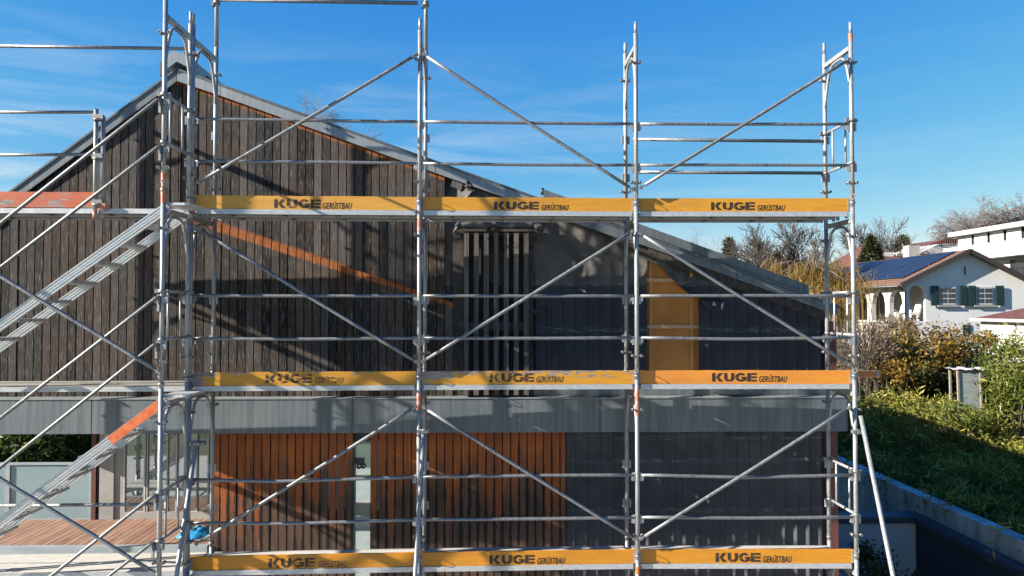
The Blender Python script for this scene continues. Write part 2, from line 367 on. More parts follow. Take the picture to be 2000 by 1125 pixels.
def m_glass(name, tint, mixf=.5, rough=.02, ior=1.25):
    g = G(name); tr = g.nd('ShaderNodeBsdfTransparent'); tr.inputs[0].default_value = (*tint, 1)
    gl = g.nd('ShaderNodeBsdfGlossy'); gl.inputs['Roughness'].default_value = rough
    fr = g.nd('ShaderNodeFresnel'); fr.inputs[0].default_value = ior
    ms = g.nd('ShaderNodeMixShader'); g.l.new(g.math('ADD', fr.outputs[0], mixf, clamp=True), ms.inputs[0]); g.l.new(tr.outputs[0], ms.inputs[1]); g.l.new(gl.outputs[0], ms.inputs[2])
    g.l.new(ms.outputs[0], g.n['Material Output'].inputs[0]); return g.m
M['glass'] = m_glass('window_glass', (.93,.97,.94), .36)
g_ = G('clear_railing'); d_ = g_.nd('ShaderNodeBsdfDiffuse'); d_.inputs[0].default_value = (.55,.60,.60,1); t_ = g_.nd('ShaderNodeBsdfTransparent'); x_ = g_.nd('ShaderNodeMixShader'); x_.inputs[0].default_value = .22
g_.l.new(t_.outputs[0], x_.inputs[1]); g_.l.new(d_.outputs[0], x_.inputs[2]); g_.l.new(x_.outputs[0], g_.n['Material Output'].inputs[0]); M['rail_glass'] = g_.m
g_ = G('reflecting_green_glass'); d_ = g_.nd('ShaderNodeBsdfDiffuse'); d_.inputs[0].default_value = (.55,.68,.56,1); t_ = g_.nd('ShaderNodeBsdfGlossy'); t_.inputs[0].default_value = (.86,.95,.86,1); t_.inputs['Roughness'].default_value = .03; x_ = g_.nd('ShaderNodeMixShader'); x_.inputs[0].default_value = .6
g_.l.new(d_.outputs[0], x_.inputs[1]); g_.l.new(t_.outputs[0], x_.inputs[2]); g_.l.new(x_.outputs[0], g_.n['Material Output'].inputs[0]); M['mirror_glass'] = g_.m
M['dark_glass'] = simple('dark_glass', (.012,.015,.017), (.03,.034,.036), sc=1, rough=.06, spec=.8)
def m_frost():
    g = G('frosted_glass'); p = g.pos(); n = g.noise(p, (1,1,1), 1.0, 2)
    d = g.nd('ShaderNodeBsdfDiffuse'); g.l.new(g.mix(n, C(.40,.54,.58), C(.48,.62,.65)), d.inputs[0])
    t = g.nd('ShaderNodeBsdfTranslucent'); t.inputs[0].default_value = C(.55,.72,.76)
    gl = g.nd('ShaderNodeBsdfGlossy'); gl.inputs['Roughness'].default_value = .15
    a = g.nd('ShaderNodeMixShader'); a.inputs[0].default_value = .45; g.l.new(d.outputs[0], a.inputs[1]); g.l.new(t.outputs[0], a.inputs[2])
    b = g.nd('ShaderNodeMixShader'); b.inputs[0].default_value = .08; g.l.new(a.outputs[0], b.inputs[1]); g.l.new(gl.outputs[0], b.inputs[2])
    g.l.new(b.outputs[0], g.n['Material Output'].inputs[0]); return g.m
M['frost'] = m_frost()
def m_leaf(name, a, b, c3=None, tr=.35):
    g = G(name); t = g.tone(); c = g.mix(g.mr(t, 0, .75), C(*a), C(*b))
    if c3: c = g.mix(g.mr(t, .75, 1.0), c, C(*c3))
    d = g.nd('ShaderNodeBsdfDiffuse'); g.l.new(c, d.inputs[0])
    tl = g.nd('ShaderNodeBsdfTranslucent'); g.l.new(c, tl.inputs[0])
    gl = g.nd('ShaderNodeBsdfGlossy'); gl.inputs['Roughness'].default_value = .4
    ms = g.nd('ShaderNodeMixShader'); ms.inputs[0].default_value = tr; g.l.new(d.outputs[0], ms.inputs[1]); g.l.new(tl.outputs[0], ms.inputs[2])
    m2_ = g.nd('ShaderNodeMixShader'); m2_.inputs[0].default_value = .012; g.l.new(ms.outputs[0], m2_.inputs[1]); g.l.new(gl.outputs[0], m2_.inputs[2])
    g.l.new(m2_.outputs[0], g.n['Material Output'].inputs[0]); return g.m
M['bamboo'] = m_leaf('bamboo_leaf', (.030,.050,.014), (.235,.235,.045), (.46,.40,.11))
M['lime'] = m_leaf('lime_leaf', (.06,.085,.014), (.17,.20,.035), (.26,.26,.07))
M['laurel'] = m_leaf('laurel_leaf', (.018,.032,.012), (.050,.070,.022), (.10,.10,.035), .2)
M['ochre'] = m_leaf('ochre_leaf', (.10,.060,.014), (.26,.16,.028), (.36,.23,.05))
M['willow'] = m_leaf('willow_twig', (.23,.13,.035), (.42,.27,.075), (.50,.36,.13), .3)
M['brush'] = m_leaf('brush_twig', (.10,.068,.042), (.24,.17,.105), (.36,.29,.22), .2)
M['conifer'] = m_leaf('conifer_needles', (.018,.030,.012), (.055,.062,.026), None, .15)
M['tree_green'] = m_leaf('garden_leaf', (.018,.034,.010), (.060,.090,.022), (.15,.17,.04), .3)

# ------------------------------------------------------------------ foliage and tree builders
def leaf_mesh(name, pts, size, m, parent=None, loc=None, width=.3, updir=0.0, seed=1, flat=0.0, tones=None, jitter=.35, dirs=None):
    rg = np.random.default_rng(seed); n = len(pts); pts = np.asarray(pts, dtype=np.float64)
    d = rg.normal(size=(n, 3)) if dirs is None else np.array(dirs, dtype=np.float64); d[:, 2] += updir; d /= np.linalg.norm(d, axis=1)[:, None]
    e = rg.normal(size=(n, 3)); e[:, 2] *= (1-flat); e = np.cross(d, e); e /= np.linalg.norm(e, axis=1)[:, None]+1e-9
    nn = np.cross(d, e)
    s = size*(1+jitter*(rg.random(n)*2-1))[:, None]
    v = np.stack([pts, pts+d*s*.45+e*s*width*.5+nn*s*.06, pts+d*s, pts+d*s*.45-e*s*width*.5+nn*s*.06], axis=1).reshape(-1, 3)
    off = np.array(worldloc(parent)) if parent is not None else (np.array(loc) if loc is not None else np.zeros(3))
    v = v-off
    me = bpy.data.meshes.new(name); me.vertices.add(4*n); me.vertices.foreach_set('co', v.astype(np.float32).ravel())
    me.loops.add(4*n); me.loops.foreach_set('vertex_index', np.arange(4*n, dtype=np.int32))
    me.polygons.add(n); me.polygons.foreach_set('loop_start', np.arange(0, 4*n, 4, dtype=np.int32)); me.polygons.foreach_set('loop_total', np.full(n, 4, dtype=np.int32))
    a = me.attributes.new('tone', 'FLOAT', 'FACE')
    tn = rg.random(n) if tones is None else np.clip(tones+.25*(rg.random(n)-.5), 0, 1)
    a.data.foreach_set('value', tn.astype(np.float32)); me.update(calc_edges=True); me.validate()
    me.materials.append(m)
    o = bpy.data.objects.new(name, me); COL.objects.link(o)
    if parent is not None: o.parent = parent
    elif loc is not None: o.location = Vector(loc)
    return o
def clump_points(c, rad, k, per, seed, sp=.28, shell=.6):
    rg = np.random.default_rng(seed); out = []; tn = []
    for i in range(k):
        d = rg.normal(size=3); d /= np.linalg.norm(d); r = shell+(1-shell)*rg.random()
        cc = np.array(c)+d*np.array(rad)*r; q = rg.normal(size=(per, 3))*sp*np.array(rad).mean()*(0.6+.8*rg.random())
        out.append(cc+q); tn.append(np.full(per, rg.random()))
    return np.concatenate(out), np.concatenate(tn)
def bare_tree(name, label, cat, loc, h, spread, seed, bark, depth=5, r0=None, droop=0.0, trunk_frac=.3, stems=1, group=None, kids=4, lean=0.0, rmin=.004):
    t = thing(name, label, cat, loc, group); rr = random.Random(seed); tr = MB(); cr = MB(); b = Vector(loc); r0 = r0 or h*.022
    def grow(p, d, ln, r, k):
        pts = [p]; seg = 3 if k > 0 else 4; q = p; dd = d
        for i in range(seg):
            dd = (dd+Vector((rr.uniform(-1,1), rr.uniform(-1,1), rr.uniform(-1,1)))*.16+Vector((0,0,.05-droop*max(0, k-1)*.10))).normalized()
            q = q+dd*(ln/seg); pts.append(q)
        rs = [max(rmin, r*(1-.5*i/seg)) for i in range(seg+1)]
        (tr if k == 0 else cr).tube(pts, rs, 7 if k == 0 else (5 if k < 3 else 3), caps=False)
        if k >= depth: return
        nk = kids+(1 if k == 0 else 0)
        for i in range(nk):
            f = .35+.65*(i+1)/nk; idx = min(seg, int(f*seg)); base = pts[idx]
            az = rr.uniform(0, 6.28); o = dd.orthogonal().normalized(); o2 = dd.cross(o)
            a = rr.uniform(.35, .95)*spread; nd = (dd*math.cos(a)+(o*math.cos(az)+o2*math.sin(az))*math.sin(a)).normalized()
            grow(base, nd, ln*rr.uniform(.52, .78), rs[idx]*.62, k+1)
        if k > 0: grow(q, dd, ln*.6, rs[-1]*.9, k+1)
    for i in range(stems):
        a = rr.uniform(0, 6.28); grow(b+Vector((.25*i, 0, 0)), Vector((lean+.22*(i-(stems-1)/2), .05*math.sin(a), 1)).normalized(), h*trunk_frac, r0, 0)
    # fit the height asked for
    zs = max(v[2] for v in cr.v)-b.z; k_ = h/zs
    for q_ in (tr, cr): q_.v = [(b.x+(x-b.x)*k_, b.y+(y-b.y)*k_, b.z+(z-b.z)*k_) for x, y, z in q_.v]
    tr.build('trunk', bark, t); cr.build('crown', bark, t)
    return t

# ------------------------------------------------------------------ the scaffold: grid
FX = {0: -6.10, 1: PX(372,571,-.13), 2: PX(819,571,-.05), 3: PX(1243.5,571,0), 4: PX(1667,571,-.04)}
FY = {0: -.16, 1: -.13, 2: -.05, 3: 0.0, 4: -.04}
ZD = [0.30, 2.305, 4.333, 6.305, 8.30]              # deck heights
DEP = .70; RT = .0242
AX = {0: 'end of the stair bay', 1: 'left end of the lettered boards', 2: 'left-centre joint of the lettered boards', 3: 'right-centre joint of the lettered boards', 4: 'right-hand end of the scaffold'}
LV = {0: 'below the bottom deck', 1: 'between bottom and middle deck', 2: 'between middle and top deck', 3: 'above the top deck'}
def make_portal(width):
    t = thing('scaffold_portal', 'x', 'scaffold portal', (0,0,0), 'galvanised scaffold portals')
    for y, nm in ((0, 1), (width, -1)):
        m = MB(); m.tube([(0,y,.06), (0,y,2.055)], RT, 12); m.tube([(0,y,2.055), (0,y,2.19)], .0185, 10)
        st = m.build('standard', M['galv'] if nm == 1 else M['galv2'], t)
        for zz in (.33, 1.72):
            s_ = MB()
            for sx_ in (-1, 1): s_.ring((sx_*.047, y-.004, zz), (0,1,0), .017, .010, .06, 10)
            s_.box(-.045, y-.008, zz-.012, .045, y+.008, zz+.012); s_.build('pin_socket', M['clamp'], st)
        for zz in (.53, 1.0):
            for xa_, xb_ in ((-.05,-.026), (.026,.05)):
                k_ = MB(); k_.box(xa_, y-.012, zz-.075, xb_, y+.012, zz+.02); k_.build('wedge_box', M['galv2'], st)
        c_ = MB(); c_.ring((0, y, .10), (0,0,1), .032, .0245, .022, 12); c_.ring((-.012, y-.036, .165), (1,.4,0), .034, .028, .008, 12)
        c_.build('locking_pin', M['clamp'], st)
    m = MB(); m.box(-.024, RT*.9, 1.868, .024, width-RT*.9, 1.918); m.build('transom', M['galv2'], t)
    pts = [(0,.012,1.36), (0,.022,1.46), (0,.10,1.70), (0,.155,1.80), (0,.23,1.842), (0,width/2,1.850), (0,width-.23,1.842), (0,width-.155,1.80), (0,width-.10,1.70), (0,width-.022,1.46), (0,width-.012,1.36)]
    m = MB(); m.tube(pts, .0165, 9); m.build('arch_brace', M['galv'], t)
    return t
proto = make_portal(DEP); first = True
PORTALS = {}
def place_portal(x, y, lev, label, wscale=1.0):
    global first
    o = proto if first else copy_tree(proto); first = False
    zs = (ZD[lev+1]-ZD[lev])/2.0; o.location = (x, y, ZD[lev]); o.scale = (1, wscale, zs)
    o['label'] = label; return o
for a in range(5):
    for l in range(4):
        if a == 0 and l == 3: pass
        PORTALS[(a, l)] = place_portal(FX[a], FY[a], l, 'galvanised scaffold portal %s at the %s' % (LV[l], AX[a]))
SYO, SW = -.70, .64                                # stair tower row in front
for a in (0, 1):
    for l in range(4):
        PORTALS[('s', a, l)] = place_portal(FX[a]-.004, FY[a]+SYO, l, 'galvanised stair tower portal %s at the %s of the stairs' % (LV[l], 'upper end' if a == 1 else 'lower end'), SW/DEP)
def sleeve(x, y, z0, z1, mat_, key, nm='paint_band'):
    p = PORTALS[key]; st = [c for c in p.children if c.name.startswith('standard')][0]
    m = MB(); zs = p.scale.z
    m.tube([(0,0,(z0-p.location.z)/zs), (0,0,(z1-p.location.z)/zs)], RT+.0008, 12, caps=False)
    me = bpy.data.meshes.new(nm); me.from_pydata(m.v, [], m.f); me.polygons.foreach_set('use_smooth', m.sm); me.materials.append(mat_)
    o = bpy.data.objects.new(nm, me); COL.objects.link(o); o.parent = st
yo = FY[1]+SYO
sleeve(0,0, PZ(321,396,yo), PZ(321,338,yo), M['red_joint'], ('s',1,2) if PZ(321,340,yo) < ZD[3] else ('s',1,3))
sleeve(0,0, PZ(372,436,-.13), PZ(372,408,-.13), M['red_joint'], (1,2))
sleeve(0,0, PZ(819,452,-.05), PZ(819,422,-.05), M['red_joint'], (2,2))
sleeve(0,0, PZ(819,800,-.05), PZ(819,766,-.05), M['red_joint'], (2,1))
sleeve(0,0, PZ(1244,812,0), PZ(1244,758,0), M['red_joint'], (3,1))
sleeve(0,0, PZ(1665,80,-.04), PZ(1665,66,-.04), M['orange_paint'], (4,3))
sleeve(0,0, PZ(1245,1103,0)-.10, PZ(1245,1103,0)-.02, M['orange_paint'], (3,0))

# posts that run on above the top portals
for a, (lab) in ((1, 'tall galvanised post rising out of the picture behind the gable apex'), (2, 'tall galvanised post carrying the end of the highest tube')):
    t = thing('extension_post', lab, 'scaffold post', (FX[a], FY[a]+DEP, ZD[4]), 'extension posts on the inner row')
    m = MB(); m.tube([(FX[a], FY[a]+DEP, ZD[4]+.06), (FX[a], FY[a]+DEP, ZD[4]+1.6)], RT, 12); m.build('post_tube', M['galv2'], t)
    m = MB(); zc = PZ(815,8,FY[a]+DEP); m.ring((FX[a], FY[a]+DEP, zc), (0,0,1), .040, .025, .05); m.box(FX[a]-.055, FY[a]+DEP-.03, zc-.05, FX[a]-.03, FY[a]+DEP+.03, zc+.04); m.build('coupler', M['clamp'], t)

# ---- tubes
def bent(p0, p1, sag, n=8, seed=0):
    rr = random.Random(seed); p0 = Vector(p0); p1 = Vector(p1); k = rr.uniform(.35,.65); out = []
    for i in range(n+1):
        f = i/n; w = f/k if f < k else (1-f)/(1-k); out.append(p0.lerp(p1, f)+Vector((0, rr.uniform(-.004,.004), -sag*w)))
    return out
def rail(name, label, cat, p0, p1, r=.0185, sag=0.0, group=None, seed=0, ends=True, mat_='tube', clip_drop=.06):
    t = thing(name, label, cat, (Vector(p0)+Vector(p1))/2, group)
    m = MB(); m.tube(bent(p0, p1, sag, 8, seed) if sag else [p0, p1], r, 10); m.build('rail_tube', M[mat_], t)
    if ends:
        d = (Vector(p1)-Vector(p0)).normalized()
        for p, s in ((Vector(p0), 1), (Vector(p1), -1)):
            m = MB(); q = p+d*s*.012; m.box(q.x-.011, q.y-.012, q.z-clip_drop, q.x+.011, q.y+.012, q.z+.018); m.build('hook_end', M['galv2'], t)
    return t
BAY = {1: 'left', 2: 'middle', 3: 'right'}; DK = {1: 'bottom', 2: 'middle', 3: 'top'}
sagv = {(1,1,0): .02, (1,1,1): .03, (3,1,1): .03, (3,2,0): .018, (3,1,0): .012, (2,1,1): -.006, (2,1,0): .005}
for l in (1, 2, 3):
    for b in (1, 2, 3):
        for j, dz in enumerate((.53, 1.005)):
            p0 = (FX[b]+.045, FY[b], ZD[l]+dz); p1 = (FX[b+1]-.045, FY[b+1], ZD[l]+dz)
            rail('guardrail', '%s galvanised guardrail above the %s lettered board of the %s deck' % (('lower', 'upper')[j], BAY[b], DK[l]), 'guardrail', p0, p1,
                 sag=sagv.get((b, l, j), rnd.choice((.003, .007, .010, -.004))), group='guardrails along the scaffold front', seed=b*10+l*3+j)
# inner rails of the right bay at the top
for j, (ya, yb) in enumerate(((272,276), (336,338))):
    y3 = FY[3]+DEP; y4 = FY[4]+DEP
    rail('guardrail', '%s inner guardrail of two, against the sky above the right-hand top board' % ('upper', 'lower')[j], 'guardrail', at(1236,ya,y3), at(1606,yb,y4), r=.022, group='guardrails on the inner row', ends=False)
# rails to the left
y1 = FY[1]
rail('guardrail', 'upper guardrail against the sky above the red-orange board', 'guardrail', at(-64,219,-.16), at(186,219,y1), group='guardrails of the stair exit', seed=3)
rail('guardrail', 'lower guardrail just above the red-orange board', 'guardrail', at(-64,303,-.16), at(186,301.5,y1), group='guardrails of the stair exit', seed=4)
rail('ledger_tube', 'thin tube across the sky left of the gable apex', 'scaffold tube', at(-66,89,-.16), at(364,95,y1), r=.019, ends=False)
rail('ledger_tube', 'highest tube crossing the sky at the upper edge', 'scaffold tube', at(420,-1,FY[1]+DEP), at(816,6,FY[2]+DEP), r=.024, ends=False)
rail('ledger_tube', 'thin horizontal tube in front of the frosted balustrade', 'scaffold tube', at(-66,988,y1+.03), at(306,985,yo+.05), r=.018, ends=True)
# diagonal braces
def brace(label, a, b, Ya, Yb, r=.0195, sag=0.0, seed=1):
    p0 = at(a[0], a[1], Ya); p1 = at(b[0], b[1], Yb); t = thing('diagonal_brace', label, 'diagonal brace', (p0+p1)/2, 'diagonal braces of the scaffold')
    d = (p1-p0).normalized()
    m = MB(); m.tube(bent(p0+d*.05, p1-d*.05, sag, 8, seed), r, 10); m.build('brace_tube', M['tube'], t)
    for p, s in ((p0, 1), (p1, -1)):
        m = MB(); m.beam(p-d*s*.01, p+d*s*.07, .012, .034, (0,1,0)); m.ring(p, (0,1,0), .022, .008, .02, 10); m.build('flattened_end', M['clamp'], t)
o_ = -.045
for (a, b, i, j, lab) in (((388,356),(814,106),1,2,'long brace rising over the left top board, gable wall and sky behind'), ((827,106),(1236,370),2,3,'brace falling through the sky over the middle top board'), ((1252,366),(1658,116),3,4,'brace rising through the sky over the right top board'),
                          ((386,446),(812,706),1,2,'brace falling across the weathered boards below the left top board'), ((826,706),(1236,452),2,3,'brace rising past the slatted window below the middle top board'), ((1250,456),(1660,712),3,4,'brace falling past the ochre insulation panel'),
                          ((384,1062),(812,794),1,2,'brace rising across the red-brown boards on the left'), ((828,796),(1238,1052),2,3,'brace falling across the red-brown boards to the black membrane'), ((1252,1052),(1660,795),3,4,'brace rising across the lower black membrane')):
    brace(lab, a, b, FY[i]+o_, FY[j]+o_, sag=.006, seed=int(a[0]))
brace('brace of the stair tower crossing below the upper stair flight', (-60,503), (308,724), -.16+SYO-.05, yo-.045)
brace('brace of the stair tower crossing the lower stair flight', (-60,898), (300,1117), -.16+SYO-.05, yo-.045)

# ---- end guards (small gates at the scaffold ends)
def end_guard(label, x, ya, yb, z0, dz=.47, off=.0):
    t = thing('end_guard', label, 'end guardrail', (x, ya, z0), 'short end guardrails')
    for zz, nm in ((z0+1.02+off, 'top_bar'), (z0+.53+off, 'lower_bar')):
        m = MB(); m.tube([(x, ya+.03, zz), (x, yb-.03, zz)], .0165, 9); m.build(nm, M['galv2'], t)
    for f in (.22, .70):
        m = MB(); yy = ya+(yb-ya)*f; m.tube([(x, yy, z0+.53+off), (x, yy, z0+1.02+off)], .0125, 8); m.build('upright', M['galv2'], t)
    for yy in (ya, yb):
        m = MB(); m.ring((x, yy, z0+1.02+off), (0,0,1), .040, .0255, .035, 12); m.box(x-.07, yy-.022, z0+1.0+off, x-.036, yy+.022, z0+1.04+off); m.box(x+.036, yy-.018, z0+1.0+off, x+.066, yy+.018, z0+1.035+off); m.build('coupler', M['clamp'], t)
        m = MB(); m.ring((x, yy, z0+.53+off), (0,0,1), .036, .0255, .03, 12); m.build('coupler', M['clamp'], t)
for l in (1, 2, 3):
    end_guard('short guard between the two right-hand posts %s' % LV[l], FX[4], FY[4], FY[4]+DEP, ZD[l], off=.03)
    end_guard('short guard beside the stair tower post %s' % LV[l], FX[1]-.004, FY[1]+SYO, FY[1]+SYO+SW, ZD[l], off=(.06 if l == 3 else .02))

# ---- decks
def plank(label, x0, y0, x1, y1, z, w, kind):
    """one deck plank: panel, two metal side rails, hooks"""
    t = thing('deck_plank', label, 'scaffold plank', ((x0+x1)/2, (y0+y1)/2+w/2, z-.05), 'deck planks of the scaffold')
    def slab(m, ya, yb, za, zb, ea=.05, eb=.05):
        vs = []
        for zz in (za, zb):
            for (x, y) in ((x0+ea, y0+ya), (x1-eb, y1+ya), (x1-eb, y1+yb), (x0+ea, y0+yb)): vs.append((x, y, zz))
        m.add(vs, [(0,3,2,1),(4,5,6,7),(0,1,5,4),(1,2,6,5),(2,3,7,6),(3,0,4,7)])
    m = MB(); slab(m, .013, w-.013, z-.030, z-.006)
    for k in range(4): xx = x0+.35+(x1-x0-.7)*k/3; m.box(xx-.02, max(y0,y1)+.016, z-.049, xx+.02, min(y0,y1)+w-.016, z-.0305)
    m.build('panel', M[kind], t)
    for ya, yb in ((0, .0125), (w-.0125, w)):
        m = MB(); slab(m, ya, yb, z-.055, z); m.build('side_rail', M['plank_edge'], t)
    for (x, y, s) in ((x0, y0, 1), (x1, y1, -1)):
        for k in (.05, w-.05): m = MB(); m.box(min(x+.024*s, x+.0495*s), y+k-.018, z-.07, max(x+.024*s, x+.0495*s), y+k+.018, z-.012); m.build('hook', M['galv2'], t)
BN = {0: 'stair bay behind the stairs', 1: 'left lettered bay', 2: 'middle lettered bay', 3: 'right lettered bay'}
for l in (1, 2, 3):
    for b in range(4):
        for j in range(2):
            o = .020+j*.335
            plank('%s plank of the %s deck in the %s' % (('outer', 'inner')[j], DK[l], BN[b]), FX[b], FY[b]+o, FX[b+1], FY[b+1]+o, ZD[l], .325, 'plank_white' if l == 1 else 'plank_wood')

# ---- toe boards with stencilled lettering
def arc_strip(cx, cz, rx, rz, t, a0, a1, n=12, tz=None):
    out = []; tz = tz or t
    for i in range(n):
        q = []
        for a, k in ((a0+(a1-a0)*i/n, 0), (a0+(a1-a0)*(i+1)/n, 0), (a0+(a1-a0)*(i+1)/n, 1), (a0+(a1-a0)*i/n, 1)):
            q.append((cx+(rx-t*k)*math.cos(a), cz+(rz-tz*k)*math.sin(a)))
        out.append(q)
    return out
def glyphs():
    ps = []
    ps += [[(0,0),(.40,0),(.40,1),(0,1)], [(.46,.50),(.80,1),(1.30,1),(.84,.50)], [(.46,.49),(.84,.49),(1.36,0),(.84,0)]]
    x = 1.44
    ps += [[(x,.42),(x+.40,.42),(x+.40,1),(x,1)], [(x+.84,.42),(x+1.24,.42),(x+1.24,1),(x+.84,1)]]
    ps += arc_strip(x+.62, .42, .62, .44, .40, math.pi, 1.47*math.pi, 8, .26)+arc_strip(x+.62, .42, .62, .44, .40, 1.53*math.pi, 2*math.pi, 8, .26)
    x = 2.76
    ps += arc_strip(x+.70, .5, .70, .52, .42, .22*math.pi, 1.02*math.pi, 12, .25)+arc_strip(x+.70, .5, .70, .52, .42, 1.06*math.pi, 1.80*math.pi, 11, .25)
    ps += [[(x+.74,.36),(x+1.38,.36),(x+1.38,.56),(x+.74,.56)], [(x+1.02,.10),(x+1.38,.10),(x+1.38,.35),(x+1.02,.35)]]
    x = 4.22
    ps += [[(x,0),(x+.44,0),(x+.44,1),(x,1)]]
    ps += [[(x+.50,a),(x+1.16,a),(x+1.16,a+.22),(x+.50,a+.22)] for a in (0, .39, .78)]
    return ps
GL = glyphs(); GW = 5.38
fc = bpy.data.curves.new('lettering', 'FONT'); fc.body = 'GER\u00dcSTBAU'; fc.size = 1.0; fc.shear = .30; fc.offset = .020; fc.extrude = 0.0; fc.space_character = 1.06
fo = bpy.data.objects.new('lettering', fc); COL.objects.link(fo); bpy.context.view_layer.update()
fm = bpy.data.meshes.new_from_object(fo.evaluated_get(bpy.context.evaluated_depsgraph_get()))
FV = [tuple(v.co) for v in fm.vertices]; FP = [tuple(p.vertices) for p in fm.polygons]
bpy.data.objects.remove(fo); bpy.data.curves.remove(fc); bpy.data.meshes.remove(fm)
fx0 = min(v[0] for v in FV); fx1 = max(v[0] for v in FV); fh = .70
def toe(label, x0, y0, x1, y1, z0, z1, mat_, th=.028, name='toe_board', lett=None):
    t = thing(name, label, 'toe board', ((x0+x1)/2, (y0+y1)/2, z0), 'toe boards of the scaffold')
    m = MB(); nseg = 24; rr = random.Random(int(x0*100)+int(z0*10))
    vs = []
    for i in range(nseg+1):
        f = i/nseg; x = x0+(x1-x0)*f; y = y0+(y1-y0)*f; e = rr.uniform(-.0025, .0025); c = .004*math.sin(f*3.1)
        for (yy, zz) in ((y, z0+.002), (y+th, z0+.002), (y+th, z1+e), (y, z1+e)): vs.append((x, yy, zz))
    fs = [(0,1,2,3), tuple(nseg*4+k for k in (3,2,1,0))]
    for i in range(nseg):
        for k in range(4): fs.append((i*4+k, (i+1)*4+k, (i+1)*4+(k+1) % 4, i*4+(k+1) % 4))
    m.add(vs, fs); m.build('board', M[mat_], t)
    m = MB()
    for x, y in ((x0, y0), (x1, y1)): s = 1 if x == x0 else -1; m.box(min(x, x+s*.03), y-.004, z0+.01, max(x, x+s*.03), y-.001, z1-.01)
    m.build('end_fitting', M['galv2'], t)
    if lett:
        xa, xb, xc, xd, zb, hh, mk = lett
        k = (y1-y0)/(x1-x0)
        m = MB(); sx_ = (xb-xa)/GW
        for q in GL:
            q2 = [(xa+px*sx_, zb+pz*hh) for px, pz in q]; n = len(q2)
            m.add([(x, y0+(x-x0)*k-.0015, z) for x, z in q2], [tuple(range(n))])
        m.build('lettering', M[mk], t)
        m = MB(); s2 = (xd-xc)/(fx1-fx0); h2 = hh*.68
        m.add([(xc+(vx-fx0)*s2, y0+(xc+(vx-fx0)*s2-x0)*k-.0015, zb-.004+vy/fh*h2) for vx, vy, vz_ in FV], FP)
        m.build('small_lettering', M[mk], t)
TB = {(1,3): (536,626,630,687,'yellow_faded',386,403), (2,3): (965,1052,1057,1111,'yellow',391,406), (3,3): (1389,1474,1479,1533,'yellow',393,408.5),
      (1,2): (519,609,615,671,'yellow_mid',731,748.5), (2,2): (956,1043,1047,1101,'yellow_worn',728,745), (3,2): (1391,1478,1482,1537,'yellow_orange',729.5,746),
      (1,1): (525,615,621,678,'yellow_deep',1083,1101), (2,1): (956,1044,1049,1104,'yellow_deep',1079,1096), (3,1): (1398,1485,1490,1546,'yellow_deep',1078,1095.5)}
TL = {(1,3): 'yellow lettered toe board in front of the gable cladding, left on the top deck', (2,3): 'yellow lettered toe board in the middle of the top deck, over the slatted window', (3,3): 'yellow lettered toe board of the top deck seen against sky and bare trees',
      (1,2): 'yellow lettered toe board with paint flaked off its upper edge, left on the middle deck', (2,2): 'badly flaked lettered toe board with bare grey wood, under the slatted window', (3,2): 'yellow lettered toe board below the ochre insulation panel',
      (1,1): 'yellow lettered toe board on the bottom deck, below the red-brown boards at left', (2,1): 'yellow lettered toe board in the middle of the bottom deck', (3,1): 'clean yellow lettered toe board below the lower black membrane'}
for (b, l), v in TB.items():
    yy0 = FY[b]+.030; yy1 = FY[b+1]+.030; ym = (yy0+yy1)/2
    # outer side of the plank is at +.020, so the board stands on the plank just behind its edge
    x0 = FX[b]+.012; x1 = FX[b+1]-.012
    zb = PZ(v[0], v[6], ym); hh = PZ(v[0], v[5], ym)-zb; zmid = ZD[l]+.078
    if l == 2: hh *= 1.0
    zb = ZD[l]+.018 if l != 2 else ZD[l]+.030
    toe(TL[(b, l)], x0, yy0, x1, yy1, ZD[l], ZD[l]+.155, v[4], lett=(PX(v[0],v[6],ym), PX(v[1],v[6],ym), PX(v[2],v[6],ym), PX(v[3],v[6],ym), zb, hh, 'letter_worn' if (b, l) in ((1,2), (2,2)) else ('letter_half' if (b+l) % 2 == 0 else 'letter')))
toe('weathered red-orange toe board without lettering, left of the stair exit', FX[0]+.012, -.13, PX(189,390,-.10), -.10, ZD[3]+.01, ZD[3]+.185, 'orange_board')
toe('broken orange board end sticking out past the right-hand post', PX(1672,742,.2), .20, PX(1718,742,.2), .20, ZD[2]+.055, ZD[2]+.135, 'orange_old')
# guard post at the stair exit
gp = at(193.5, 300, y1); t = thing('guard_post', 'short twin-tube guard post at the end of the red-orange board', 'guard post', (gp.x, y1, ZD[3]-.12))
for dx, nm in ((-.026, 'post_tube'), (.028, 'post_tube')):
    m = MB(); m.tube([(gp.x+dx, y1+(.03 if dx > 0 else -.02), ZD[3]-.11), (gp.x+dx, y1+(.03 if dx > 0 else -.02), PZ(193,214 if dx < 0 else 226,y1))], .023, 10); m.build(nm, M['galv'], t)
m = MB()
for yy in (230, 306, 396): zc = PZ(193,yy,y1); m.box(gp.x-.055, y1-.05, zc-.028, gp.x+.06, y1-.025, zc+.028); m.ring((gp.x, y1-.03, zc-.03), (0,0,1), .05, .03, .02)
m.build('clamp', M['clamp'], t)
m = MB(); m.tube([(gp.x-.026, y1-.02, ZD[3]-.115), (gp.x-.026, y1-.02, ZD[3]-.03)], .0238, 10); m.box(gp.x+.02, y1-.05, ZD[3]-.02, gp.x+.10, y1-.02, ZD[3]+.05); m.build('orange_foot', M['red_joint'], t)

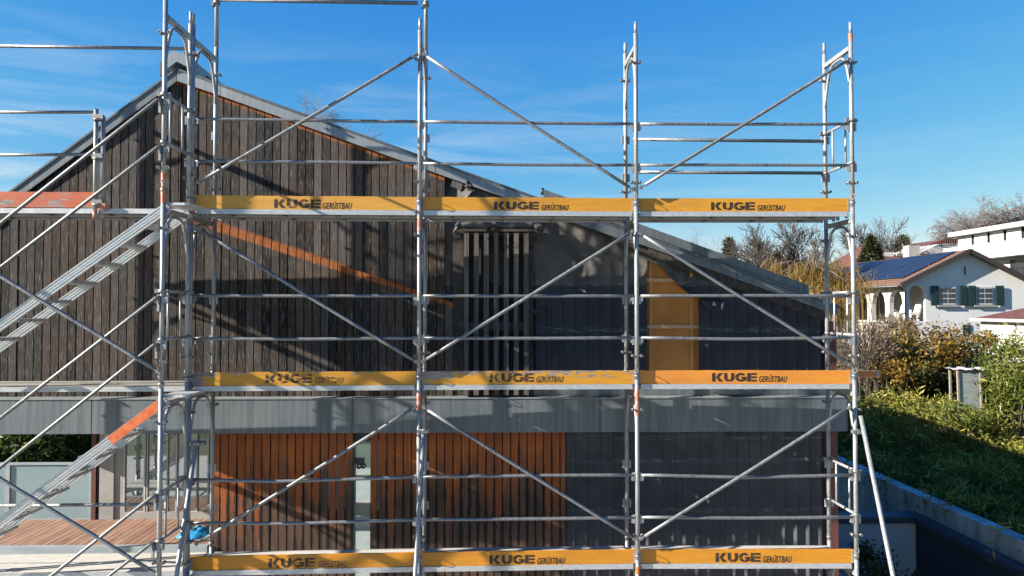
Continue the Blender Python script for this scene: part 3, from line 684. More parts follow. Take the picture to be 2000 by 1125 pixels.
# ---- stair flights
def stair(label, zlo, zhi, painted):
    xa, xb = FX[0]+.10, FX[1]+.03; ya, yb = FY[0]+SYO+.05, yo+.055; yc, yd = FY[0]+SYO+.58, yo+.57
    t = thing('stair_flight', label, 'scaffold stair', (xa, ya, zlo), 'aluminium stair flights')
    for (y0, y1_) in ((ya, yb), (yc, yd)):
        p0 = Vector((xa, y0, zlo-.02)); p1 = Vector((xb, y1_, zhi-.06)); d = (p1-p0).normalized(); u = Vector((-d.z, 0, d.x))
        m = MB(); m.beam(p0, p1, .026, .098, u)
        for k in (-.043, -.012, .012, .043): m.beam(p0+u*k+Vector((0,-.0155,0)), p1+u*k+Vector((0,-.0155,0)), .005, .009, u)
        st = m.build('stringer', M['alu'], t)
        if painted and y0 == ya:
            q0 = p0.lerp(p1, .79); q1 = p0.lerp(p1, .985); mm = MB()
            mm.beam(q0+Vector((0,-.0200,0)), q1+Vector((0,-.0200,0)), .0035, .092, u)
            mm.build('orange_band', M['orange_paint'], st)
    n = 10
    for i in range(1, n):
        f = i/n; x = xa+(xb-xa)*f; z = zlo+(zhi-zlo)*f-.05; y0 = ya+(yb-ya)*f; y1_ = yc+(yd-yc)*f
        m = MB(); m.box(x-.10, y0+.0135, z-.016, x+.09, y1_-.030, z+.012)
        for k in range(5): m.box(x-.095+k*.042, y0+.0145, z+.0125, x-.080+k*.042, y1_-.032, z+.018)
        m.build('tread', M['alu_tread'], t)
    # landing lip at the head
    m = MB(); m.box(xb-.05, yb+.0135, zhi-.045, xb+.20, yd-.03, zhi-.02); m.build('head_plate', M['alu'], t)
stair('aluminium stair flight climbing to the top deck', ZD[2], ZD[3], False)
stair('aluminium stair flight with orange painted head, climbing to the middle deck', ZD[1], ZD[2], True)
stair('aluminium stair flight climbing to the bottom deck', ZD[0], ZD[1], False)
def srail(label, a, b):
    Ya = -.16+SYO-.03; Yb = yo-.03; q = at(a[0], a[1], Ya); p = at(b[0], b[1], Yb)
    # run on to the far end of the stair bay
    d = (q-p); k = (FX[0]+.03-p.x)/d.x; q = p+d*k
    t = thing('stair_handrail', label, 'stair handrail', (p+q)/2, 'sloping handrails of the stair tower')
    m = MB(); dd = (p-q).normalized(); m.tube([q, p-dd*.04, p+Vector((.0,0,-.012)), p+Vector((.012,0,-.09))], .0185, 10); m.build('rail_tube', M['tube_dark'], t)
    m = MB(); m.box(p.x-.012, p.y-.012, p.z-.16, p.x+.010, p.y+.012, p.z-.02); m.box(p.x+.03, p.y+.0, p.z-.07, p.x+.09, p.y+.02, p.z-.02); m.build('hook_end', M['galv2'], t)
srail('upper stair handrail beside the top flight', (0,437), (313,190)); srail('lower stair handrail beside the top flight', (0,523), (313,283))
srail('upper handrail of the stair flight with the orange head', (0,817), (310,577)); srail('lower handrail of the stair flight with the orange head', (0,913), (306,669))
srail('upper handrail of the lowest stair flight', (99,1125), (304,964)); srail('lower handrail of the lowest stair flight', (212,1125), (299,1058))

# ---- raking tubes
def raker(label, pts, r=.0242, clampat=None, mat_='galv'):
    t = thing('raking_tube', label, 'raking tube', pts[-1], 'raking support tubes')
    m = MB(); m.tube(pts, r, 12); m.build('tube', M[mat_], t)
    if clampat:
        m = MB(); c = Vector(clampat); m.ring(c, (0,0,1), .042, .026, .05, 12); m.box(c.x-.05, c.y-.05, c.z-.02, c.x-.025, c.y+.02, c.z+.02); m.box(c.x-.01, c.y-.065, c.z-.015, c.x+.075, c.y-.04, c.z+.015); m.ring(c+Vector((.06,.03,.0)), (0,0,1), .040, .026, .04, 12); m.build('swivel_clamp', M['clamp'], t)
def ground_hit(p, q): k = (p.z-.02)/(p.z-q.z); return p+(q-p)*k
p = at(384,858,-.20); q = at(345,1123,-.42); raker('steep raking tube beside the glass doors', [p, ground_hit(p, q)], clampat=at(382,866,-.17))
p = at(828,838,-.12); q = at(811,1123,-.26); raker('steep raking tube in front of the centre posts', [p, ground_hit(p, q)], clampat=at(824,842,-.09))
p = at(1681,812,-.10); q = at(1744,1123,-.55); raker('raking tube leaning outward at the right-hand end', [p, ground_hit(p, q)], clampat=at(1672,843,-.08))

# ------------------------------------------------------------------ the house under repair
HB = Vector((0.0, YW+.3, 0.0))
H = thing('gable_house', 'dark timber gabled house under repair behind the scaffold', 'house', HB)
ZF1 = PZ(900,776,YF); ZF0 = PZ(900,845,YF)           # fascia top and bottom
XR = PX(1612,700,YW); XRT = PX(1634,700,YW); XUP = PX(869,500,YW); XLW = PX(885,700,YW)
XL = PX(-146,500,YW); YB = 10.5
# carcass (upper storey and lower storey, behind the claddings)
XE = PX(1634,604,YW)
def roofz(x): return vz(x)+.02 if x < PX(1060,400,YW) else min(vz(x), VR2[0]*x+VR2[1])
m = MB(); m.prism([(XL, ZF1-.35), (XRT-.03, ZF1-.35), (XRT-.03, VR2[0]*XRT+VR2[1]+.0), (PX(1060,400,YW), vz(PX(1060,400,YW))-.02), (Xapex, vz(Xapex)-.02), (XL, vz(XL)-.02)], YW+.14, YB)
m.build('upper_wall', M['black'], H)
XT = PX(411,950,1.1)
m = MB(); m.box(XT+.05, YW+.14, -.1, XRT-.03, YB, ZF0+.02)
m.build('lower_wall', M['black'], H)
# gable boards
def boards(m, x0, x1, lo, hi, y0, th, pitch=.1035, gap=.012, seed=0, tones=None):
    rr = random.Random(seed); n = max(1, math.ceil((x1-x0)/pitch-.15)); w = pitch
    for i in range(n):
        a = x0+i*w+gap/2; b = min(x0+(i+1)*w, x1)-gap/2; dy = rr.uniform(-.003, .003); t = rr.random()**1.3
        if tones: t = tones(.5*(a+b), t)
        za, zb = lo(a), lo(b); zc, zd = hi(b), hi(a); ya = y0+dy
        if zc-zb < .02 and zd-za < .02: continue
        vs = [(a,ya,za),(b,ya,zb),(b,ya,zc),(a,ya,zd),(a,ya+th,za),(b,ya+th,zb),(b,ya+th,zc),(a,ya+th,zd)]
        m.add(vs, [(0,1,2,3),(7,6,5,4),(0,4,5,1),(1,5,6,2),(2,6,7,3),(3,7,4,0)], t)
zb0 = ZF1-.03
m = MB(); boards(m, XL, SKX0, lambda x: zb0, lambda x: vz(x)-.004, YW, .022, seed=1)
boards(m, SKX0, XUP, lambda x: max(skz(x)-.10, zb0), lambda x: vz(x)-.004, YW+.012, .022, seed=2)
m.build('upper_cladding', M['gable'], H)
def ltone(x, t):
    if PX(575,600,YW) < x < PX(594,600,YW): return .95
    if x > PX(866,600,YW): return 1.0
    return t*.75
m = MB(); boards(m, SKX0, XLW, lambda x: zb0, lambda x: skz(x), YW-.014, .022, seed=3, tones=ltone); m.build('lower_gable_cladding', M['gable'], H)
m = MB(); m.prism([(XL, zb0), (XUP, zb0), (XUP, vz(XUP)-.03), (Xapex, vz(Xapex)-.03), (XL, vz(XL)-.03)], YW+.0365, YW+.10); m.build('backing_board', M['black'], H)

# black membrane of the upper storey
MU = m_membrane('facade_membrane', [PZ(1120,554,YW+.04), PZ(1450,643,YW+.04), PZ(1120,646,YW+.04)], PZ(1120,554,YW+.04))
ML = m_membrane('facade_membrane_lower', [PZ(1400,900,YW+.05), PZ(1400,996,YW+.05), PZ(1150,855,YW+.05)], None, (.032,.034,.041), (.072,.074,.084))
def fwrk(y0, up_amp=1.0):
    def f(x, z):
        rib = .030*max(0.0, math.sin(x*2*math.pi/.157))**1.5
        k = max(0.0, min(1.0, (z-5.25)/.5))*up_amp
        v = noise.noise(Vector((x*2.2, z*2.6, 3.1)))*.080+noise.noise(Vector((x*5.5, z*4, 7.7)))*.045
        lo_ = noise.noise(Vector((x*1.4, z*1.4, 1.2)))*.012
        return y0-rib*(1-k)-v*k-lo_
    return f
MX1 = PX(1265,600,YW); MX2 = PX(1367,640,YW); ztop = lambda x: roofz(x)-.012
zm = ZF1+.07
m = MB(); fy = fwrk(YW+.06)
m.sheet(XUP+.002, MX1, 220, lambda x: zm, ztop, 46, fy)
ed = [(1265,508), (1290,522), (1318,550), (1345,574), (1368,580)]
EX = [(at(a, b, YW+.05).x, at(a, b, YW+.05).z) for a, b in ed]
def edge(x):
    for (x0, z0), (x1, z1) in zip(EX, EX[1:]):
        if x <= x1: return z0+(z1-z0)*max(0, (x-x0)/(x1-x0))
    return EX[-1][1]
m.sheet(MX1, MX2, 24, edge, ztop, 12, fy); m.sheet(MX2, XR, 140, lambda x: zm, ztop, 46, fy)
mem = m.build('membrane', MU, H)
# torn flap
m = MB(); P0 = [at(a, b, YW+.0) for a, b in ((1318,552), (1368,578), (1425,588), (1416,606), (1397,612), (1380,604), (1368,585))]
for i, q in enumerate(P0): q.y = YW+.045-(.05 if i in (3, 4, 5) else .012)
cc = sum(P0, Vector())/len(P0); cc.y -= .035
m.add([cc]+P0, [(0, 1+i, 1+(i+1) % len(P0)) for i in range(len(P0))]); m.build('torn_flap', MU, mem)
m = MB()
for a in (((1394,588),(1399,597),(1391,596)), ((1408,596),(1414,590),(1410,606))):
    m.add([at(q[0], q[1], YW-.055) for q in a], [(0,1,2)])
m.build('tape_scrap', M['plank_white'], mem)
# wrinkled scraps near the verge
def crumple(name, pts, Y, mat_, parent, seed, amp=.05):
    mm = MB(); rr = random.Random(seed); P = [at(a, b, Y) for a, b in pts]; c = sum(P, Vector())/len(P); c.y -= amp
    ring2 = [c.lerp(q, .55)+Vector((0, rr.uniform(-amp, amp*.2), 0)) for q in P]; n = len(P)
    mm.add([c]+ring2+P, [(0, 1+i, 1+(i+1) % n) for i in range(n)]+[(1+i, 1+n+i, 1+n+(i+1) % n, 1+(i+1) % n) for i in range(n)]); return mm.build(name, mat_, parent)
crumple('loose_scrap', [(905,352),(926,350),(934,360),(922,370),(908,366)], YW+.0, M['dark_wood'], mem, 1)
crumple('loose_scrap', [(896,382),(912,366),(930,372),(916,390),(902,392)], YW+.0, MU, mem, 2)
m = MB(); m.beam(at(882,358,YW+.0), at(903,365,YW+.0), .02, .085, (0,0,1)); m.build('bracket_board', M['slat_wood'], H)

# slatted window
YS = YW-.012
m = MB(); za, zb = PZ(960,772,YW), PZ(960,449,YW)
m.box(PX(884,600,YW), YW+.0, za, PX(905,600,YW), YW+.045, zb); m.box(PX(1030,600,YW), YW-.03, za, PX(1041,600,YW), YW+.045, zb); m.box(PX(905,600,YW)+.001, YW+.0, PZ(960,462,YW), PX(1030,600,YW)-.001, YW+.045, zb); m.box(PX(905,600,YW)+.001, YW+.0, za, PX(1030,600,YW)-.001, YW+.045, za+.05)
wf = m.build('window', M['dark_wood'], H)
m = MB(); m.box(PX(905,600,YW), YW+.046, za, PX(1030,600,YW), YW+.052, PZ(960,450,YW)); m.build('pane', M['black'], wf)
m = MB(); m.box(PX(906,600,YW), YW+.030, PZ(960,646,YW), PX(1029,600,YW), YW+.044, PZ(960,628,YW)); m.build('middle_rail', M['slate_edge'], wf)
for i in range(7):
    xc = 911+i*19.4; a = PX(xc-4.7,600,YS); b = PX(xc+4.7,600,YS)
    m = MB(); m.box(a, YS-.075, za+.012, b, YS+.008, PZ(960,455,YS), tone=rnd.random()); m.build('slat', M['slat_wood'], wf)
m = MB(); m.box(PX(890,600,YS), YS-.02, PZ(960,459,YS), PX(1070,600,YS), YS+.0, PZ(960,455,YS)); m.build('head_bar', M['dark_frame'], wf)
# rolled blind / membrane bundle over the window
m = MB(); pts = []; rs = []
for i in range(15):
    f = i/14; xx = 889+170*f; p = at(xx, 440+2*math.sin(i*1.7), YW-.03); pts.append(p+Vector((0, .01*math.sin(i*2.3), 0))); rs.append((.055+.014*math.sin(i*2.9)+.01*math.sin(i*5.1)) if 0 < i < 14 else .02)
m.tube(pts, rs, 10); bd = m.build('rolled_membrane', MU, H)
m = MB(); m.box(PX(893,450,YW-.09), YW-.10, PZ(960,452,YW-.09), PX(1042,450,YW-.09), YW-.075, PZ(960,447,YW-.09)); m.build('roll_batten', M['dark_wood'], bd)
crumple('loose_end', [(884,456),(888,440),(896,432),(902,444),(894,456)], YW-.06, MU, bd, 5)
crumple('loose_end', [(1040,434),(1056,430),(1066,440),(1060,456),(1044,450)], YW-.07, MU, bd, 6)
# small black bracket with holes right of the window
m = MB(); m.box(PX(1040,608,YW), YW-.02, PZ(1050,612,YW), PX(1067,608,YW), YW+.03, PZ(1050,604,YW)); m.build('black_bracket', M['black'], H)

# ochre insulation panel with battens
YP = YW+.112
m = MB(); m.box(MX1-.04, YP, zm, MX2+.04, YP+.02, EX[0][1]+.12)
ip = m.build('insulation_panel', M['fibre'], H)
for zz, w in ((547,.045), (638,.045)):
    m = MB(); zc = PZ(1315,zz,YP); m.box(MX1-.01, YP-.030, zc-w/2, MX2+.012 if zz > 600 else PX(1330,547,YP), YP-.001, zc+w/2); m.build('cross_batten', M['batten'], ip)
for xx, w in ((1271,.05), (1350,.04)):
    m = MB(); xc = PX(xx,640,YP); m.box(xc-w/2, YP-.022, zm, xc+w/2, YP-.0005, EX[0][1]+.1); m.build('upright_batten', M['fibre_pale'], ip)

# verge trims
YV = YW-.045
def band(name, pts_up, th, y0, y1, mat_, parent):
    mm = MB(); up_ = [(at(a, b, y0).x, at(a, b, y0).z) for a, b in pts_up]
    mm.prism(up_+[(x, z-th) for x, z in reversed(up_)], y0, y1); return mm.build(name, mat_, parent)
apx = (345,136)
def vseg(name, a, b, th, y0, y1, mat_, parent): return band(name, [a, b], th, y0, y1, mat_, parent)
vt = vseg('verge_trim', (345.5,138), (430,166.5), .128, YV, YW-.016, M['zinc_pale'], H)
for a, b in (((431,167), (640,242)), ((641,242.3), (850,317.5)), ((851,318), (1034,383)), ((1035,383.4), (1244,459)), ((1245,459.3), (1440,530)), ((1441,530.5), (1638,601))):
    vseg('verge_trim', a, b, .128 if b[0] < 1250 else .10, YV, YW-.016, M['zinc_pale'] if a[0] < 1000 else M['zinc'], H)
vseg('verge_trim', (-150,502), (344.5,138), .135, YV, YW-.016, M['zinc'], H)
# dark barge board under the right end of the verge
band('barge_board', [(1195,455), (1612,607)], .135, YW-.010, YW+.03, M['dark_wood'], H)
# roof planes: slabs from verge to the back
def roof_slab(name, a, b, th, lift, y0, y1, mat_):
    mm = MB(); p = at(a[0], a[1], YV); q = at(b[0], b[1], YV)
    mm.prism([(p.x, p.z+lift), (q.x, q.z+lift), (q.x, q.z+lift+th), (p.x, p.z+lift+th)], y0, y1); return mm.build(name, mat_, H)
roof_slab('roof_sheet', (346,138), (1640,601.5), .030, .003, YV-.012, YB+.3, M['roof_metal'])
roof_slab('roof_sheet', (-150,502), (345,138), .030, .003, YV-.012, YB+.3, M['roof_metal'])
rp_ = roof_slab('roof_panel', (1062,392), (1582,580), .115, .036, YV+.03, YB-.4, M['zinc'])
m = MB(); q = at(1059,376,YV); m.tube([(q.x, YV+.05, q.z-.02), (q.x+.01, YV+.05, q.z+.065)], .017, 8); m.build('roof_peg', M['dark_frame'], rp_)
# soffit boards below the roof panel
# ridge cap
def pxz(pts, Y): return [(at(a, b, Y).x, at(a, b, Y).z) for a, b in pts]
m = MB(); m.prism(pxz([(326,134), (326,108), (337,99), (365,107), (365,130), (345,120)], YV-.035), YV-.035, YB)
rc = m.build('ridge_cap', M['zinc_pale'], H)
m = MB(); m.prism(pxz([(312,148), (312,122), (325.5,118), (325.5,139)], YV+.6), YV+.6, YB); m.prism(pxz([(366,112), (406,150), (366,139)], YV+.6), YV+.6, YB); m.build('ridge_skirt', M['roof_metal'], rc)

# fascia band, in three sheets, with ledge
def xs_(a): return PX(a,810,YF)
fs_ = [(-160,178), (179.5,687), (688.5,1171), (1172.5,1655)]
for i, (a, b) in enumerate(fs_):
    m = MB(); m.prismx([(YF, ZF0), (YF+.03, ZF0-.004), (YF+.03, ZF1-.02), (YF, ZF1-.02)][::1], xs_(a), xs_(b)); fz = m.build('fascia_sheet', M['zinc'], H)
    m = MB(); m.prismx([(YF-.010, ZF1-.018), (YF+.13, ZF1+.012), (YF+.13, ZF1+.022), (YF-.010, ZF1-.008)], xs_(a)-.002, xs_(b)+.002); m.build('ledge', M['zinc_pale'], fz)
m = MB(); m.box(xs_(-160), YF+.031, ZF0+.004, xs_(1650), YW+.13, ZF1-.03); m.box(xs_(-160), YW+.131, ZF0+.02, XT+.04, 3.6, ZF1-.36); m.build('terrace_soffit', M['concrete'], H)
m = MB(); m.box(PX(1042,770,YW), YW-.012, ZF1+.012, PX(1640,770,YW), YW-.004, PZ(1200,757,YW)); m.build('flashing', M['zinc'], H)
# loose metal piece on the ledge
m = MB(); p = at(1378,765,YF+.05); m.prism([(p.x, p.z+.06), (p.x+.26, p.z+.05), (p.x+.44, p.z+.05), (p.x+.44, p.z-.03), (p.x+.30, p.z-.035), (p.x+.06, p.z+.01)], YF+.02, YF+.09)
tag(m.build('bent_flashing', M['zinc'], None, loc=p), 'bent offcut of grey metal flashing lying on the fascia ledge', 'metal offcut')

# lower storey cladding
YLW = YW+.02
lx = [(413,692), (724,1105)]
m = MB()
zl = .9
for i, (a, b) in enumerate(lx):
    xs0 = PX(413,950,YLW); xa0 = xs0 if i == 0 else xs0+.1035*round((PX(b*0+a,950,YLW)-xs0)/.1035)
    boards(m, xa0, PX(b,950,YLW), lambda x: zl, lambda x: ZF0-.002, YLW, .022, pitch=.1035, gap=.011, seed=20+i, tones=lambda x, t: t)
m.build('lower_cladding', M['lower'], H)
m = MB(); m.box(PX(413,950,YW+.1), YW+.062, zl, PX(690,950,YW+.1), YW+.13, ZF0-.001); m.box(PX(726,950,YW+.1), YW+.062, zl, PX(1105,950,YW+.1), YW+.13, ZF0-.001); m.build('lower_backing', M['black'], H)
# narrow window between the boards
m = MB(); m.box(PX(690,950,YW+.1)+.002, YW+.121, zl, PX(726,950,YW+.1)-.002, YW+.128, PZ(700,862,YW+.1)); sw = m.build('slit_window', M['mirror_glass'], H)
m = MB(); m.box(PX(690,950,YW+.1)+.002, YW+.10, PZ(700,862,YW+.1), PX(726,950,YW+.1)-.002, YW+.13, ZF0-.001); m.build('blind_box', M['dark_frame'], sw)
m = MB(); c0 = at(703,903,YW+.10)
m.ring(c0+Vector((-.01,-.0,-.05)), (0,1,0), .035, .02, .02); m.ring(c0+Vector((.045,0,-.05)), (0,1,0), .03, .016, .02); m.box(c0.x-.06, c0.y-.01, c0.z-.02, c0.x+.05, c0.y+.01, c0.z+.05); m.build('stored_gear', M['dark_frame'], sw)
m = MB(); m.box(PX(696,1020,YW+.1), YW+.117, PZ(700,1026,YW+.1), PX(719,1020,YW+.1), YW+.120, PZ(700,1014,YW+.1)); m.build('paper_sticker', M['white_paint'], sw)
# white strips painted as light showing through slits between boards
xs0 = PX(413,950,YLW)
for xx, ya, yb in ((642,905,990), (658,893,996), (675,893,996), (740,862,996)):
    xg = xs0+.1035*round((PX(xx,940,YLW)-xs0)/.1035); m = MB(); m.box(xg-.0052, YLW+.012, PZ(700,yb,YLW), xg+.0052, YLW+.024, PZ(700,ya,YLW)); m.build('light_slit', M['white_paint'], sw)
# lower membrane
m = MB(); fl = fwrk(YW+.06, 0.0); m.sheet(PX(1106,950,YW+.06), XR, 300, lambda x: zl, lambda x: ZF0-.002, 40, fl)
lm = m.build('lower_membrane', ML, H)
m = MB()
for xx in (1207, 1237, 1424, 1446, 1541): c0 = at(xx, 849, YW+.035); m.box(c0.x-.025, c0.y-.005, c0.z-.025, c0.x+.022, c0.y+.004, c0.z+.02)
m.build('tape_patch', M['black'], lm)
# corner trims
m = MB(); m.box(XR+.003, YW-.005, ZF1+.05, XRT, YW+.15, VR2[0]*XR+VR2[1]-.14); m.build('corner_trim', M['brown_trim'], H)
m = MB(); m.box(XR+.003, YW+.0, zl, XRT, YW+.15, ZF0-.003); m.build('corner_trim', M['brown_trim'], H)

# ---- the loggia on the left
YT = 2.15; ZT = PZ(200,1065,YW+.02)                   # terrace level
m = MB(); zt = ZT
nb = 52; x0 = XL-1; x1 = XT+.04
bdw = (x1-x0)/nb
for i in range(nb): m.box(x0+i*bdw+.004, YW+.03, zt-.03, x0+(i+1)*bdw-.004, 3.4, zt+rnd.uniform(-.0015,.0015), tone=rnd.random())
m.build('terrace_deck', M['terrace'], H)
m = MB(); m.box(x0, YW+.035, -.1, x1-.002, 3.39, zt-.032); m.build('terrace_base', M['pale_blue'], H)
m = MB(); m.box(x0, YW-.05, zt-.085, x1, YW+.029, zt+.004); m.build('terrace_edge', M['rail_metal'], H)
# frosted balustrade at the back of the loggia
zr0, zr1 = zt+.02, PZ(90,909,YT)
bl = None
xa_, xb_, xc_ = PX(-160,950,YT), PX(17,950,YT), PX(179,950,YT)
m = MB(); m.box(xa_, YT-.01, zr0, xb_-.03, YT+.01, zr1); m.box(xb_+.03, YT-.01, zr0, xc_-.015, YT+.01, zr1)
bl = m.build('frosted_balustrade', M['frost'], H)
m = MB(); m.box(xb_-.028, YT-.03, zt, xb_+.028, YT+.03, zr1+.01); m.box(xc_-.013, YT-.03, zt, xc_+.02, YT+.03, zr1+.01); m.box(xa_, YT-.025, zr1+.011, xc_+.02, YT+.025, zr1+.04); m.box(xa_, YT-.02, zt+.001, xb_-.03, YT+.02, zt+.018); m.box(xb_+.03, YT-.02, zt+.001, xc_-.015, YT+.02, zt+.018); m.build('balustrade_rail', M['rail_metal'], bl)
# wooden post, concrete pier, sliding glass doors
m = MB(); m.box(PX(181,930,YT), YT-.04, zt, PX(190,930,YT), YT+.12, ZF1-.4); m.build('door_post', M['brown_trim'], H)
m = MB(); m.box(PX(190,930,YT)+.001, YT-.02, zt, PX(196,930,YT), YT+.12, ZF1-.4); m.build('door_seal', M['black'], H)
m = MB(); m.box(PX(196,930,YT)+.001, YT-.03, zt, PX(224,930,YT), YT+.35, ZF1-.4); m.box(PX(224,930,YT)+.002, YT-.01, zt, PX(241,930,YT), YT+.35, ZF1-.4); m.build('concrete_pier', M['concrete'], H)
gx0, gx1 = PX(242,930,YT), XT+.045; gz0, gz1 = zt+.10, ZF1-.42
m = MB(); m.box(gx0, YT-.02, zt, gx1, YT+.06, gz0-.001); gd = m.build('glass_door', M['concrete'], H)
m = MB(); m.box(gx0+.002, YT+.016, gz0, gx1, YT+.022, gz1); m.build('pane', M['glass'], gd)
m = MB()
for xx, w in ((243,.02), (283,.022), (288,.014), (327,.016), (345,.02), (385,.018), (407,.02)): xc = PX(xx,930,YT); m.box(xc-w/2, YT-.012, gz0+.002, xc+w/2, YT+.015, gz1-.001)
m.build('door_frame', M['white_paint'], gd)
# room behind the doors
m = MB(); gxl = PX(198,930,YT); m.box(gxl, 4.4, zt-.02, gx1+.6, 4.5, ZF1-.42); m.box(gxl, YT+.36, zt-.02, gxl+.1, 4.399, ZF1-.42); m.box(gxl+.101, YT+.351, zt-.03, gx1+.6, 4.399, zt+.02); m.build('room_wall', M['white_wall'], H)
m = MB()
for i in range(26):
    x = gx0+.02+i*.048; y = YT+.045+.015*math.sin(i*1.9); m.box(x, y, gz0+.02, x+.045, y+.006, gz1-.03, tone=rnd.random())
m.build('reflection_curtain', M['reflection_curtain'], H)  # set close and pale, standing in for the bright reflection in the doors
# blue tarp heap
def heap(name, label, cat, c, rx, ry, rz, mat_, seed):
    mm = MB(); b = len(mm.v); rr = random.Random(seed); nu, nv = 22, 8
    for j in range(nv+1):
        for i in range(nu):
            a = 2*math.pi*i/nu; f = j/nv; k = 1+.25*noise.noise(Vector((math.cos(a)*2, math.sin(a)*2, f*3+seed)))
            mm.v.append((c[0]+rx*k*f*math.cos(a), c[1]+ry*k*f*math.sin(a), c[2]+rz*(1-f**2)*(1+.5*noise.noise(Vector((math.cos(a)*f*4, math.sin(a)*f*4, seed))))))
    for j in range(nv):
        for i in range(nu): mm.f.append((j*nu+i, j*nu+(i+1) % nu, (j+1)*nu+(i+1) % nu, (j+1)*nu+i)[::-1]); mm.t.append(.5); mm.sm.append(True)
    return tag(mm.build(name, mat_, None, loc=c), label, cat)
q = at(388,1058,1.5); heap('blue_tarp', 'crumpled bright blue tarpaulin on the terrace boards', 'tarpaulin', (q.x, 1.40, zt+.004), .22, .24, .085, M['tarp'], 4)

# ------------------------------------------------------------------ terrain
def sstep(a, b, x): t = min(1, max(0, (x-a)/(b-a))); return t*t*(3-2*t)
XRW = 8.2
def hedge_top(x, y):
    b = 1.9+.30*(y-9.5)-.02*(x-10)
    return max(1.75, min(3.0, b))
def gz(x, y):
    far = 2.4*sstep(12, 34, y)+4.5*sstep(60, 190, math.hypot(x, y))
    side = 0.0
    if x > XRW: side = max(0.0, hedge_top(x, y)-.95)*1.0
    k = sstep(13, 20, y)
    if x > XRW: return max(side, 0)*(1-k)+max(side, far)*k
    return far*sstep(11.5, 30, y)
xsn = sorted(set([-400,-250,-150,-100,-70,-50,-35,-25,-18,-13,-9,-5,0,4,5,6,7,7.6,XRW+.05,XRW+.12,8.6,9,9.5,10,10.5,11,11.5,12,13,14,15,16,18,20,23,26,30,35,40,46,55,70,100,150,250,400]))
ysn = sorted(set([-60,-30,-20,-12,-6,-3,0,2,4,5,6,7,8,9,10,11,12,13,14,15,16,17,18,20,22,25,28,31,34,40,50,60,75,95,120,150,190,250,350,500]))
m = MB()
for y in ysn:
    for x in xsn: m.v.append((x, y, gz(x, y)))
for j in range(len(ysn)-1):
    for i in range(len(xsn)-1):
        k = j*len(xsn)+i; m.f.append((k, k+1, k+1+len(xsn), k+len(xsn))); m.t.append(.5); m.sm.append(True)
tag(m.build('ground', M['ground']), kind='structure')

# courtyard: white garage wall, navy side, roof edge, retaining wall
YG = 14.15-8.6; XG = PX(1788,1010,YG); ZG = PZ(1788,1008,YG)
t = thing('garage', 'white flat-roofed garage with navy doors below the hedge bank', 'garage', (XG, YG, 0))
m = MB(); m.box(XRT+.15, YG, -.1, XG, YG+.3, ZG-.12); m.build('front_wall', M['white_wall'], t)
m = MB(); m.box(XG+.001, -4.0, -.1, XG+.12, YG+.29, ZG-.13); m.build('side_boards', M['navy'], t)
m = MB(); m.box(XRT+.15, YG-.06, ZG-.119, XG-.061, YG+.35, ZG); m.box(XG-.06, -4.2, ZG-.117, XRW-.16, YG+.36, ZG+.002)
rf = m.build('roof', M['slate_edge'], t)
m = MB(); m.box(PX(1660,1050,YG), YG-.012, ZG-.62, PX(1664,1050,YG), YG-.001, -.1); m.build('wall_joint', M['concrete'], t)
t = thing('retaining_wall', 'stained concrete retaining wall holding back the hedge bank', 'retaining wall', (XRW, 6, 0))
m = MB()
ys = [-4.5+i*1.5 for i in range(17)]
for a, b in zip(ys, ys[1:]): m.box(XRW-.15, a+.004, -.1, XRW+.10, b-.004, 1.62+rnd.uniform(-.004,.004), tone=rnd.random())
m.build('wall_panel', M['stained'], t)

# bank of bamboo: one mass of arching sprays
rg = np.random.default_rng(5); pts = []; tn = []; dr = []
ns = 0
while ns < 5200:
    x = rg.uniform(8.45, 19.5); y = rg.uniform(1.0, 17.5)
    if x > .62*(y+8.6)*1.05+8.0: continue
    cl = noise.noise(Vector((x*.55, y*.55, 0)))*.9+noise.noise(Vector((x*1.5, y*1.5, 4)))*.45
    top = hedge_top(x, y)-.12+cl*.85-(rg.random()**2)*.45
    if x < 9.2: top = min(top, 1.95+(x-8.45)*1.0+cl*.35)
    an = rg.uniform(0, 6.283); ln = rg.uniform(.5, 1.35); ns += 1
    h0 = np.array((math.cos(an)*.75-(.30 if x > 9.6 else -.28), math.sin(an)*.75-.25, .75)); tone0 = .60+cl*.35+rg.normal()*.16
    n_ = 24; q = np.array((x, y, max(top-.35, 1.45)))
    for k in range(n_):
        f = k/n_; h = h0+np.array((0,0,-1.55*f)); q = q+h/np.linalg.norm(h)*ln/n_
        pts.append(q+rg.normal(size=3)*.02); sd_ = rg.normal(size=3)*.75; sd_[2] -= .25; dr.append(h+sd_); tn.append(tone0)
tag(leaf_mesh('bamboo_undergrowth', pts, .165, M['bamboo'], width=.21, seed=5, tones=np.array(tn), dirs=np.array(dr)), 'dense low bamboo covering the bank behind the retaining wall', 'undergrowth', kind='stuff')
